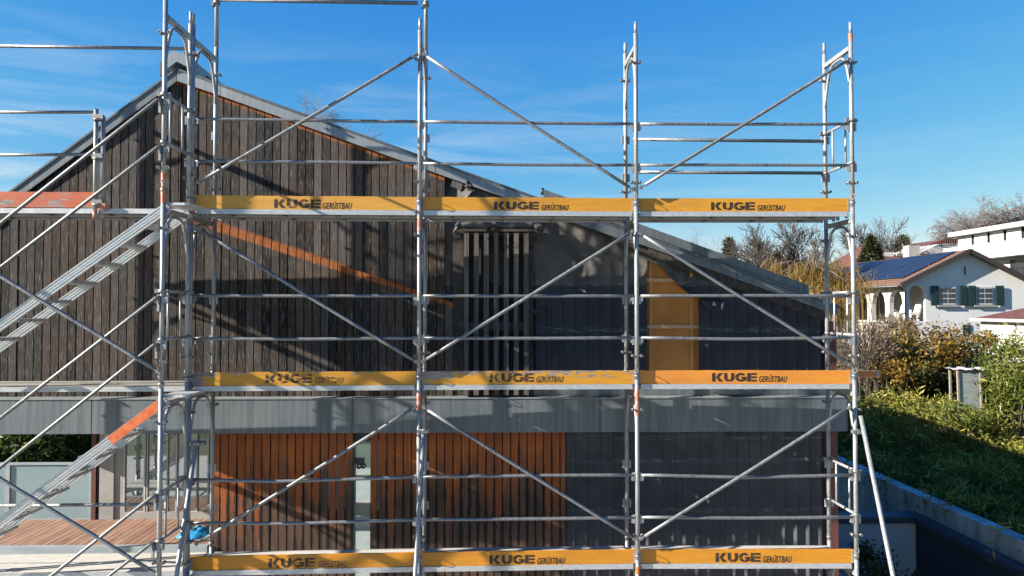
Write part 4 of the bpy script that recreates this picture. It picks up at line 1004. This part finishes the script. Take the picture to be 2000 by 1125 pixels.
# bushes
def bush(name, label, px, py, D, rx, rz, mats, k, per, size, seed, cat='shrub', ry=None, width=.4, sp=.22, group=None):
    c = at(px, py, D-8.6); g0 = gz(c.x, c.y); t = thing(name, label, cat, (c.x, c.y, min(g0, c.z-rz)), group)
    m = MB(); rr = random.Random(seed); b = Vector((c.x, c.y, min(g0, c.z-rz)))
    for i in range(6): a = rr.uniform(0, 6.28); m.tube([b, b.lerp(c, .6)+Vector((math.cos(a)*rx*.3, math.sin(a)*rx*.3, 0)), c+Vector((math.cos(a)*rx*.7, math.sin(a)*rx*.7, rz*rr.uniform(0,.6)))], [.04,.025,.01], 5)
    m.build('stem', M['bark_dark'], t)
    for j, (mk, cz, f) in enumerate(mats):
        p, tt = clump_points((c.x, c.y-.3*j, c.z+cz*rz), (rx, ry or rx, rz*f), k, per, seed+j, sp); leaf_mesh('foliage', p, size, M[mk], t, width=width, seed=seed+j, tones=tt)
    return t
bush('flowering_shrub', 'big ochre-topped shrub over dark leaves below the arcade', 1800, 700, 23, 1.25, .95, [('laurel', -.35, .8), ('ochre', .35, .6)], 46, 55, .13, 11)
bush('laurel_shrub', 'dark green shrub behind the glazed timber box', 1888, 710, 24, .85, .75, [('laurel', 0, 1.0)], 40, 60, .14, 12)
bush('russet_shrub', 'small russet shrub below the red tiled annex roof', 1925, 665, 25, .45, .30, [('ochre', 0, 1.0)], 24, 40, .10, 13)
bush('laurel_shrub', 'dark green shrub below the ochre foliage, over the bamboo', 1762, 728, 22, .8, .32, [('laurel', 0, 1.0), ('ochre', .3, .7)], 30, 40, .12, 14)
bush('bamboo_clump', 'tall lime-green bamboo clump at the right-hand edge', 1985, 730, 19.5, .72, .85, [('lime', 0, 1.0)], 56, 60, .17, 15, 'bamboo', width=.22)
bush('bamboo_clump', 'lime bamboo growing in front of the glazed timber box', 1880, 806, 19.3, .75, .16, [('lime', 0, 1.0)], 26, 26, .16, 16, 'bamboo', width=.22)
bush('laurel_shrub', 'dark shrub in the gap behind the tall lime bamboo clump', 1960, 745, 21.2, .85, .8, [('laurel', 0, 1.0)], 44, 60, .13, 18)
bush('box_shrub', 'rounded dark clipped shrub beside the white garage wall', 1700, 1118, 12.5, .42, .42, [('laurel', 0, 1.0)], 40, 50, .07, 17, sp=.2)
# brown brush: twiggy
def brush(name, label, px, py, D, rx, rz, seed, n=1500, mk='brush'):
    c = at(px, py, D-8.6); g0 = min(gz(c.x, c.y), c.z-rz); t = thing(name, label, 'shrub', (c.x, c.y, g0))
    rr = random.Random(seed); m = MB()
    for i in range(90):
        a = rr.uniform(0, 6.28); f = rr.random()**.6*.85; bx, by = c.x+math.cos(a)*rx*f, c.y+math.sin(a)*rx*f; tz = c.z+rz*(1.0-.55*f*f)*rr.uniform(.55, 1.05); l1, l2 = rr.gauss(0, .16), rr.gauss(0, .16)
        p1 = Vector((bx+l1*.4, by+l2*.4, g0+(tz-g0)*.55)); p2 = Vector((bx+l1, by+l2, tz)); m.tube([(bx, by, g0), p1, p2], [.014,.009,.004], 4)
        for k in range(4): q0 = p1.lerp(p2, rr.random()); m.tube([q0, q0+Vector((rr.gauss(0,.16), rr.gauss(0,.16), rr.uniform(.08,.3)))], [.006,.003], 3)
    m.build('stem', M['bark'], t)
    rgn = np.random.default_rng(seed); u = rgn.normal(size=(n, 3)); u /= np.linalg.norm(u, axis=1)[:, None]; u *= (rgn.random(n)**.4)[:, None]
    leaf_mesh('twig_tuft', np.array((c.x, c.y, c.z))+u*np.array((rx, rx, rz)), (.15), M[mk], t, width=.16, updir=.4, seed=seed)
brush('bare_shrub', 'leafless brown shrub beside the right-hand scaffold posts', 1690, 695, 22.5, .85, .95, 31, 4200)
brush('bare_shrub', 'pale dry shrub below the arcade balustrade', 1745, 650, 27, .8, .6, 32, 2000)

# glazed timber box
YBX = 20.0-8.6; p0 = at(1862,786,YBX); x0 = PX(1873,750,YBX); x1 = PX(1917,750,YBX); zb_ = PZ(1880,800,YBX); zt_ = PZ(1880,724,YBX)
t = thing('timber_box', 'upright glazed timber box with white sheet on top, in the bamboo', 'cold frame', (x0, YBX, zb_))
m = MB()
for (x, y) in ((x0, YBX), (x1, YBX), (x1+.12, YBX+.55), (x0+.12, YBX+.55)): m.beam((x, y, zb_-.3), (x-.03, y, zt_), .05, .05, (0,1,0))
m.box(x0, YBX-.02, zt_-.03, x1, YBX+.02, zt_+.02); m.build('timber_post', M['batten_grey'], t)
m = MB(); m.box(x0+.03, YBX+.0, zb_, x1-.04, YBX+.008, zt_-.04); m.build('pane', M['rail_metal'], t)
m = MB(); m.add([(x1+.01, YBX+.03, zb_), (x1+.12, YBX+.52, zb_), (x1+.10, YBX+.52, zt_-.03), (x1-.01, YBX+.03, zt_-.03)], [(0,1,2,3)]); m.build('side_pane', M['dark_glass'], t)
m = MB(); nu = 14
for i in range(nu+1):
    for j in range(5): m.v.append((x0-.08+(x1-x0+.26)*i/nu, YBX-.06+.17*j, zt_+.03+.05*noise.noise(Vector((i*.7, j*.9, 2)))+.02*math.sin(i)))
for i in range(nu):
    for j in range(4): m.f.append((i*5+j, (i+1)*5+j, (i+1)*5+j+1, i*5+j+1)); m.t.append(.5); m.sm.append(True)
m.build('white_sheet', M['white_paint'], t)

# ------------------------------------------------------------------ neighbouring houses
DH = 44.0; YH = DH-8.6
def hp(x, y, D=DH): return at(x, y, D-8.6)
xl, xr_ = hp(1770,600).x, hp(2003,600).x; xm = hp(1886,490).x; ze = hp(1766,551).z; zr = hp(1886,493).z; z0h = gz(xm, YH)-1.0
zfl = hp(1790,628).z                                    # loggia floor
t = thing('arcade_house', 'white house with arches, green shutters and solar panels on the roof', 'house', (xm, YH, z0h)); AH = t
YHB = YH+14
# gable wall with an arch opening at the left corner
def arch_wall(mm, x0, x1, z0, z1, arches, th, axis='x', fixed=0.0, top=None):
    """wall from x0 to x1 with round-headed openings (xa, xb, floor, spring)"""
    segs = []; x = x0
    def put(a, b, za, zb_, zc=None):
        if axis == 'x': mm.prism([(a, za), (b, zc if zc is not None else za), (b, top(b) if top else zb_), (a, top(a) if top else zb_)], fixed, fixed+th)
        else:
            q = [(a, za), (b, zc if zc is not None else za), (b, zb_), (a, zb_)]; mm.prismx(q, fixed, fixed+th)
    for (a, b, fl_, sp_) in arches:
        put(x, a, z0, z1)
        if fl_ > z0+.01: put(a, b, z0, fl_) if not top else mm.prism([(a, z0), (b, z0), (b, fl_), (a, fl_)], fixed, fixed+th)
        r = (b-a)/2; n = 12
        for i in range(n):
            xa = a+(b-a)*i/n; xb = a+(b-a)*(i+1)/n; f = lambda q: sp_+math.sqrt(max(0, r*r-(q-a-r)**2))
            put(xa, xb, f(xa), z1, f(xb))
        x = b
    put(x, x1, z0, z1)
gtop = lambda x: (ze+(zr-ze)*(x-xl)/(xm-xl)) if x < xm else (zr+(ze-zr)*(x-xm)/(xr_-xm))
pa = hp(1776,620); pb = hp(1808,620); spz = hp(1790,573).z
m = MB(); arch_wall(m, xl, xm, z0h, 0, [(pa.x, pb.x, zfl, spz)], .28, 'x', YH, gtop); m.prism([(xm, z0h), (xr_, z0h), (xr_, gtop(xr_)), (xm, zr)], YH, YH+.28); m.build('gable_wall', M['grey_wall'], t)
# side arcade wall, in y,z
m = MB(); ays = []
def ypx(px): return (xl)/(((px-1000)/F+math.tan(YAW))/(1-(px-1000)/F*math.tan(YAW)))-8.6 if False else None
def solveY(px):
    lo, hi = YH, YH+30
    for _ in range(50):
        md = (lo+hi)/2
        d = Vector((xl, md, 4.8))-CAM; sx_ = 1000+F*d.dot(rt)/d.dot(fw)
        if sx_ > px: lo = md
        else: hi = md
    return lo
arY = [(solveY(1763), solveY(1737)), (solveY(1729), solveY(1703)), (solveY(1694), solveY(1672)), (solveY(1662), solveY(1640))]
arch_wall(m, YH+.281, YHB, z0h, ze-.05, [(a, b, zfl, hp(1750,566).z-(b-a)/2) for a, b in arY], .28, 'y', xl); m.build('arcade_wall', M['white_wall'], t)
m = MB(); m.box(xl+2.4, YH+.285, zfl, xl+2.6, YHB, ze-.1); m.box(xl+.29, YHB-.2, zfl, xl+2.4, YHB, ze-.1); m.box(xl+2.6, YH+.283, z0h, xr_, YH+.5, ze-.1); m.build('loggia_back_wall', M['white_wall'], t)
m = MB(); m.box(xl+.285, YH+.29, zfl-.15, xl+2.39, YHB-.21, zfl-.002); m.build('loggia_floor', M['concrete'], t)
m = MB(); m.box(xl-.12, YH-.12, zfl-.14, xl-.001, YHB, zfl+.0); m.build('sill', M['white_paint'], t)
# roof
ov = .35
def slab(mm, a, b, y0, y1, th): mm.prism([a, b, (b[0], b[1]+th), (a[0], a[1]+th)], y0, y1)
kl = (zr-ze)/(xm-xl)
m = MB(); slab(m, (xl-.55, ze-.55*kl), (xm, zr), YH-ov, YHB+.3, .16); slab(m, (xm+.001, zr), (xr_+.5, ze-.5*kl), YH-ov, YHB+.3, .16); rf = m.build('roof', M['tile_brown'], t)
m = MB(); n = 18
for i in range(n):
    f0, f1 = i/n, (i+1)/n
    for (xa, za), (xb, zb2) in (((xl-.5, ze-.5*kl), (xm, zr)), ((xm, zr), (xr_+.5, ze-.5*kl))):
        p = Vector((xa+(xb-xa)*f0, YH-ov-.03, za+(zb2-za)*f0+.13)); q = Vector((xa+(xb-xa)*f1, YH-ov-.03, za+(zb2-za)*f1+.13)); m.beam(p+Vector((0,-.02,-.06)), q+(q-p)*.1+Vector((0,-.02,-.06)), .16, .24, (0,0,1))
m.build('verge_tile', M['dark_wood'], rf)
for k in range(2):
    f0, f1 = (.16, .52) if k == 0 else (.55, .93)
    for r_ in range(8):
        ya = YH+.5+r_*1.6; yb = ya+1.55; m = MB()
        slab(m, (xl-.55+(xm-xl+.55)*f0, ze-.55*kl+(zr-ze+.55*kl)*f0+.20), (xl-.55+(xm-xl+.55)*f1, ze-.55*kl+(zr-ze+.55*kl)*f1+.20), ya, yb, .05); m.build('solar_panel', M['solar'], rf)
m = MB(); m.tube([(xl-.60, YH-.3, ze-.55*kl+.02), (xl-.60, YHB, ze-.55*kl+.02)], .07, 8); m.tube([(xl-.6, YH-.05, ze-.2), (xl-.08, YH-.05, ze-.55), (xl-.08, YH-.05, z0h)], .045, 8); m.build('gutter', M['dark_frame'], rf)
# windows and shutters
for a, b, in ((1833,1865), (1905,1937)):
    m = MB(); p = hp(a,560); q = hp(b,595); m.box(p.x, YH-.07, q.z, q.x, YH-.001, p.z); wn = m.build('window', M['white_paint'], t)
    m = MB()
    for i in range(4):
        for j in range(3):
            u0 = .07+.235*i+(.03 if i > 1 else 0)-.02; mx0 = p.x+(q.x-p.x)*(u0); mx1 = mx0+(q.x-p.x)*.185; mz0 = q.z+(p.z-q.z)*(.09+.29*j); m.box(mx0, YH-.082, mz0, mx1, YH-.071, mz0+(p.z-q.z)*.23)
    m.build('pane', M['dark_glass'], wn)
    m = MB(); m.box(p.x-.15, YH-.16, q.z-.12, q.x+.15, YH-.002, q.z-.03); m.build('sill', M['concrete'], wn)
for a, b in ((1816,1832), (1872,1888), (1889,1904), (1942,1959)):
    m = MB(); p = hp(a,558); q = hp(b,597); m.box(p.x, YH-.13, q.z, q.x, YH-.08, p.z)
    for i in range(9): zz = q.z+(p.z-q.z)*(.06+.1*i); m.box(p.x+.06, YH-.145, zz, q.x-.06, YH-.131, zz+.06)
    m.build('shutter', M['dark_green'], t)
m = MB(); p = hp(1884,520); m.box(p.x-.03, YH-.05, p.z-.5, p.x+.03, YH-.002, p.z); m.build('vent_slot', M['dark_frame'], t)
m = MB(); p = hp(1880,634); q = hp(1895,655); m.box(p.x, YH-.05, q.z, q.x, YH-.002, p.z); m.build('cellar_door', M['dark_green'], t)
def chair(label, px, yy, D):
    c = Vector((xl+1.3, yy, zfl)); t = thing('garden_chair', label, 'chair', c, 'white chairs in the arcade')
    m = MB(); m.box(c.x-.32, yy-.3, zfl+.38, c.x+.3, yy+.3, zfl+.52); m.build('seat', M['cushion'], t)
    m = MB(); m.beam((c.x+.28, yy, zfl+.5), (c.x+.45, yy, zfl+1.15), .6, .1, (1,0,0)); m.build('backrest', M['cushion'], t)
    for sx_ in (-.28, .26):
        for sy_ in (-.26, .26): m = MB(); m.tube([(c.x+sx_, yy+sy_, zfl), (c.x+sx_, yy+sy_, zfl+.38)], .025, 6); m.build('leg', M['white_paint'], t)
chair('white cushioned chair inside the corner arch of the arcade', 1790, YH+1.7, 0); chair('white cushioned chair inside the middle arch of the arcade', 1715, arY[1][0]+.9, 0)

# red tiled annex on the right
DA = 36.0; YA = DA-8.6; p = at(1899,622,YA); z0a = gz(p.x+3, YA-6)-.5
t = thing('annex', 'white annex under a hipped red tiled roof', 'annex', (p.x+4, YA-6, z0a))
m = MB(); m.box(p.x+.25, YA-12, z0a, p.x+8, YA-.25, p.z-.10); m.build('wall', M['white_wall'], t)
zr2 = at(2015,566,YA-3.5).z; m = MB(); e = [(p.x, YA-12.3, p.z), (p.x+8.3, YA-12.3, p.z), (p.x+8.3, YA, p.z), (p.x, YA, p.z)]; r2 = [(p.x+4.1, YA-8.8, zr2), (p.x+4.1, YA-3.5, zr2)]
m.add(e+r2, [(0,1,4),(1,2,5,4),(2,3,5),(3,0,4,5),(3,2,1,0)]); rr_ = m.build('roof', M['tile_red'], t)
m = MB(); m.box(p.x-.12, YA-12.2, p.z-.12, p.x-.001, YA+.05, p.z+.02); m.build('gutter', M['concrete'], rr_)

# modern white villa, upper right
XM = 42.0; 
def vY(px):
    lo, hi = 10, 120
    for _ in range(60):
        md = (lo+hi)/2; d = Vector((XM, md, 8))-CAM; s_ = 1000+F*d.dot(rt)/d.dot(fw)
        if s_ > px: lo = md
        else: hi = md
    return lo
ya, yb = vY(1866), vY(2040); zt2 = at(1866,455,ya).z; zu = at(1866,463,ya).z; zs1 = at(1866,506,ya).z; zs0 = at(1866,512,ya).z; zbm = gz(XM, ya)-3
t = thing('modern_villa', 'white flat-roofed modern villa with tall blinds on the hill', 'house', (XM, ya, zbm))
m = MB(); m.box(XM-.55, yb-6, zu, XM+9, ya+.15, zt2); m.build('roof', M['white_paint'], t)
m = MB(); m.box(XM+.3, yb-6, zs1, XM+8, ya, zu-.002); m.build('upper_wall', M['dark_frame'], t)
cuts = [1867, 1898, 1929, 1961, 1996, 2030]
for a, b in zip(cuts, cuts[1:]):
    m = MB(); m.box(XM+.12, vY(b)+.2, zs1+.05, XM+.2, vY(a)-.2, zu-.03); m.build('blind', M['white_paint'], t)
m = MB(); m.box(XM-.9, yb-6, zs0, XM+8.5, ya+.1, zs1); m.build('floor_slab', M['white_paint'], t)
m = MB(); m.box(XM-.8, yb-6, zs1+.02, XM-.77, ya+.5, zs1+1.0); m.build('railing_glass', M['rail_glass'], t)
m = MB(); m.box(XM+.4, yb-6, zbm, XM+8, ya-1.5, zs0-.002); m.build('lower_wall', M['white_wall'], t)
m = MB(); m.box(XM+.3, vY(2005), zs0-2.9, XM+.39, vY(1966), zs0-.25); m.build('window', M['dark_glass'], t)

# red-brown roofed house behind
DR = 66.0; YR = DR-8.6
a = at(1682,512,YR); b = at(1738,476,YR); c = at(1752,476,YR); d = at(1796,506,YR); z0r = gz(a.x, YR)-2
t = thing('hipped_house', 'house with hipped red-brown roof and dark solar panels behind the arcade house', 'house', ((a.x+d.x)/2, YR, z0r))
m = MB(); zt3 = min(a.z, d.z)-1.0; m.box(a.x+.4, YR+.5, z0r, d.x-.4, YR+9, zt3+.3); m.build('wall', M['white_wall'], t)
e = [(a.x-1, YR, zt3), (d.x+1, YR, zt3), (d.x+1, YR+9.5, zt3), (a.x-1, YR+9.5, zt3)]; r2 = [(b.x, YR+4.5, b.z+.4), (c.x, YR+4.5, c.z+.4)]
m = MB(); m.add(e+r2, [(0,1,5,4),(1,2,5),(2,3,4,5),(3,0,4),(3,2,1,0)]); rr_ = m.build('roof', M['tile_red'], t)
def onroof(u, v):                                       # u along the eave, v up the slope of the front plane
    A = Vector(e[0]).lerp(Vector(e[1]), u); B = Vector(r2[0]).lerp(Vector(r2[1]), u); return A.lerp(B, v)+Vector((0,-.06,.10))
for v0, v1 in ((.18, .50), (.56, .88)):
    m = MB(); m.add([onroof(.04, v0), onroof(.52, v0), onroof(.52, v1), onroof(.04, v1)]+[onroof(.04, v0)+Vector((0,.05,-.06)), onroof(.52, v0)+Vector((0,.05,-.06)), onroof(.52, v1)+Vector((0,.05,-.06)), onroof(.04, v1)+Vector((0,.05,-.06))], [(0,1,2,3),(0,4,5,1),(1,5,6,2),(2,6,7,3),(3,7,4,0)]); m.build('solar_panel', M['solar'], rr_)
m = MB(); q = at(1786,490,YR+1); m.box(q.x-.5, YR+1, q.z-2, q.x+.5, YR+2, q.z+.5); m.build('chimney', M['concrete'], rr_)
m = MB(); q = onroof(.80, .6); m.box(q.x-.8, q.y-.15, q.z-.3, q.x+.5, q.y+.2, q.z+.15); m.build('skylight', M['white_paint'], rr_)
# pale house between
q = at(1806,495,72-8.6); q2 = at(1846,478,72-8.6); zz0 = gz(q.x, 64)-2
t = thing('pale_house', 'low pale-roofed house half hidden between villa and chimney', 'house', (q.x, 64, zz0))
m = MB(); m.box(q.x, 64, zz0, q2.x+3, 70, q.z); m.build('wall', M['concrete'], t)
m = MB(); m.prism([(q.x-.3, q.z+.001), (q2.x+3.3, q.z+.001), (q2.x+3.3, q2.z+.2), (q.x+1.6, q2.z+.1)], 63.8, 70.2); m.build('roof', M['plank_white'], t)
q = at(1822,478,84-8.6); q2 = at(1858,466,84-8.6); t = thing('hill_house', 'distant house with low red roof just left of the white villa', 'house', (q.x, 76, 2))
m = MB(); m.box(q.x, 76, 2, q2.x+4, 84, q.z); m.build('wall', M['white_wall'], t)
m = MB(); m.prism([(q.x-.4, q.z+.001), (q2.x+4.4, q.z+.001), (q2.x+2, q2.z), (q.x+1.6, q2.z)], 75.6, 84.4); m.build('roof', M['tile_red'], t)

# ------------------------------------------------------------------ trees
def tree_at(name, label, cat, px, top, D, spread, seed, bark, **k):
    c = at(px, top, D-8.6); g0 = gz(c.x, c.y)-.1
    return bare_tree(name, label, cat, (c.x, c.y, g0), c.z-g0, spread, seed, bark, **{'rmin': D*.00013, **k})
tree_at('birch_tree', 'fine bare birch top showing over the roof slope', 'tree', 592, 166, 36, .62, 41, M['bark_pale'], depth=5, kids=6, droop=.5, r0=.16, trunk_frac=.45, rmin=.007)
tree_at('bare_tree', 'pale finely twigged bare tree behind the roof, beside a small spruce', 'tree', 1420, 432, 66, .95, 42, M['bark_pale'], depth=5, r0=.26, trunk_frac=.4)
tree_at('bare_tree', 'two-stemmed dark bare tree above the lower end of the roof', 'tree', 1535, 418, 52, .9, 43, M['bark_dark'], depth=5, stems=2, r0=.34, rmin=.013, trunk_frac=.36)
tree_at('bare_tree', 'dark spreading bare tree just right of the right-hand posts', 'tree', 1708, 418, 72, 1.0, 44, M['bark_dark'], depth=5, r0=.36, rmin=.016)
tree_at('bare_tree', 'small bare tree above the chimney of the hipped house', 'tree', 1797, 452, 92, .95, 45, M['bark_dark'], depth=4, r0=.22)
tree_at('bare_tree', 'small dark bare tree left of the white villa', 'tree', 1815, 457, 90, .8, 46, M['bark_dark'], depth=4, r0=.3)
tree_at('birch_tree', 'tall pale birch crown rising above the white villa roof end', 'tree', 1898, 374, 92, .8, 47, M['bark_pale'], depth=5, droop=.9, r0=.28, kids=5)
tree_at('birch_tree', 'lower pale birch left of the tallest birch', 'tree', 1856, 415, 96, .8, 48, M['bark_pale'], depth=5, droop=.6, r0=.24)
tree_at('birch_tree', 'pale birch right of the tallest birch, above the villa', 'tree', 1950, 388, 96, .9, 49, M['bark_pale'], depth=5, droop=.5, r0=.26, kids=5)
tree_at('birch_tree', 'pale birch cut off by the right edge above the villa', 'tree', 1995, 380, 92, .9, 50, M['bark_pale'], depth=5, droop=.5, r0=.26, kids=5)
tree_at('bare_tree', 'reddish bare tree low behind the villa roof', 'tree', 1965, 424, 88, 1.1, 51, M['bark'], depth=5, r0=.2)
def conifer(label, px, top, bot, D, seed, wide=.3):
    a = at(px, top, D-8.6); b = at(px, bot, D-8.6); g0 = gz(a.x, a.y); hh = a.z-b.z; t = thing('conifer', label, 'tree', (a.x, a.y, g0))
    m = MB(); m.tube([(a.x, a.y, g0), (a.x, a.y, a.z)], [.18, .03], 6, caps=False); m.build('trunk', M['bark_dark'], t)
    rgn = np.random.default_rng(seed); n = 2600; f = rgn.random(n)**.7; r = f*hh*wide*(.75+.25*np.sin(f*40)); an = rgn.random(n)*6.283; rad = r*np.sqrt(rgn.random(n))
    p = np.stack([a.x+rad*np.cos(an), a.y+rad*np.sin(an), a.z-f*hh-rad*.25], 1); leaf_mesh('crown', p, .5, M['conifer'], t, width=.28, seed=seed)
conifer('small spruce top beside the pale bare tree over the roof', 1424, 470, 515, 60, 61, .24)
conifer('dark broad conifer in front of the hipped house', 1702, 466, 506, 60, 62, .62)
conifer('dark pine crown behind the hipped roof', 1762, 464, 484, 80, 63, 1.2)
# willow: hanging golden twigs
c = at(1584, 522, 38-8.6); g0 = gz(c.x, c.y); t = thing('willow_tree', 'golden weeping willow behind the lower end of the roof', 'tree', (c.x, c.y, g0))
m = MB(); rr = random.Random(8); m.tube([(c.x, c.y, g0), (c.x+.1, c.y, g0+1.5), (c.x+.2, c.y+.1, c.z-.4)], [.3,.24,.14], 8); tops = []
for i in range(34):
    a_ = rr.uniform(0, 6.28); l_ = rr.uniform(.4, 2.7); q = Vector((c.x+math.cos(a_)*l_, c.y+math.sin(a_)*l_*.8, c.z+rr.uniform(-.9, .35)-.10*l_)); m.tube([(c.x+.2, c.y+.1, c.z-.9), Vector((c.x, c.y, c.z-.3)).lerp(q, .5)+Vector((0,0,.4)), q], [.07,.04,.015], 4); tops.append(q)
m.build('trunk', M['bark'], t)
m = MB()
for i in range(1500):
    q = rr.choice(tops)+Vector((rr.gauss(0,.42), rr.gauss(0,.42), rr.gauss(0,.25))); l_ = rr.uniform(1.0, 3.4); dx, dy = rr.gauss(0,.22), rr.gauss(0,.22)
    m.tube([q, q+Vector((dx, dy, -l_*.35)), q+Vector((dx*1.3, dy*1.3, -l_))], [.010,.009,.006], 3, caps=False, tone=rr.random())
m.build('crown', M['willow'], t)
c = at(1655, 548, 34-8.6)
bush('golden_hedge', 'golden twiggy hedge between the house corner and the arcade house', 1600, 590, 33, .8, .8, [('willow', 0, 1.0)], 40, 40, .22, 71, 'hedge', width=.10)
# greenery seen through the loggia
for i, (px, py, D, rx, rz, lab) in enumerate(((30, 880, 17, 1.3, 1.1, 'sunlit green shrub at the left edge, seen through the loggia'), (110, 880, 19, 1.5, 1.2, 'dark evergreen shrub seen through the loggia above the balustrade'), (165, 900, 22, 1.0, 1.0, 'dark shrub beside the loggia door post'), (-60, 870, 20, 1.8, 1.3, 'green shrub beyond the left edge of the loggia'))):
    bush('garden_shrub', lab, px, py, D, rx, rz, [('tree_green', 0, 1.0)], 70, 60, .20, 80+i, group='shrubs behind the loggia')

# far wood behind the lawn
rg = np.random.default_rng(9); pts = []
for i in range(9000):
    x = rg.uniform(-150, 150); y = 120+rg.normal()*7; h = 2.6+1.6*noise.noise(Vector((x*.09, 1, 2)))
    pts.append((x, y, gz(x, y)+rg.random()**.7*max(.6, h)))
tag(leaf_mesh('far_wood', pts, 1.3, M['brush'], width=.35, updir=.6, seed=9), 'distant brown winter wood along the horizon behind the houses', 'wood', kind='stuff')
# pale paving in front of the house
m = MB(); m.box(-14, -14, -.04, 7.6, YW+.02, .006); m.build('yard_paving', M['paving']); tag(bpy.data.objects['yard_paving'], kind='structure')
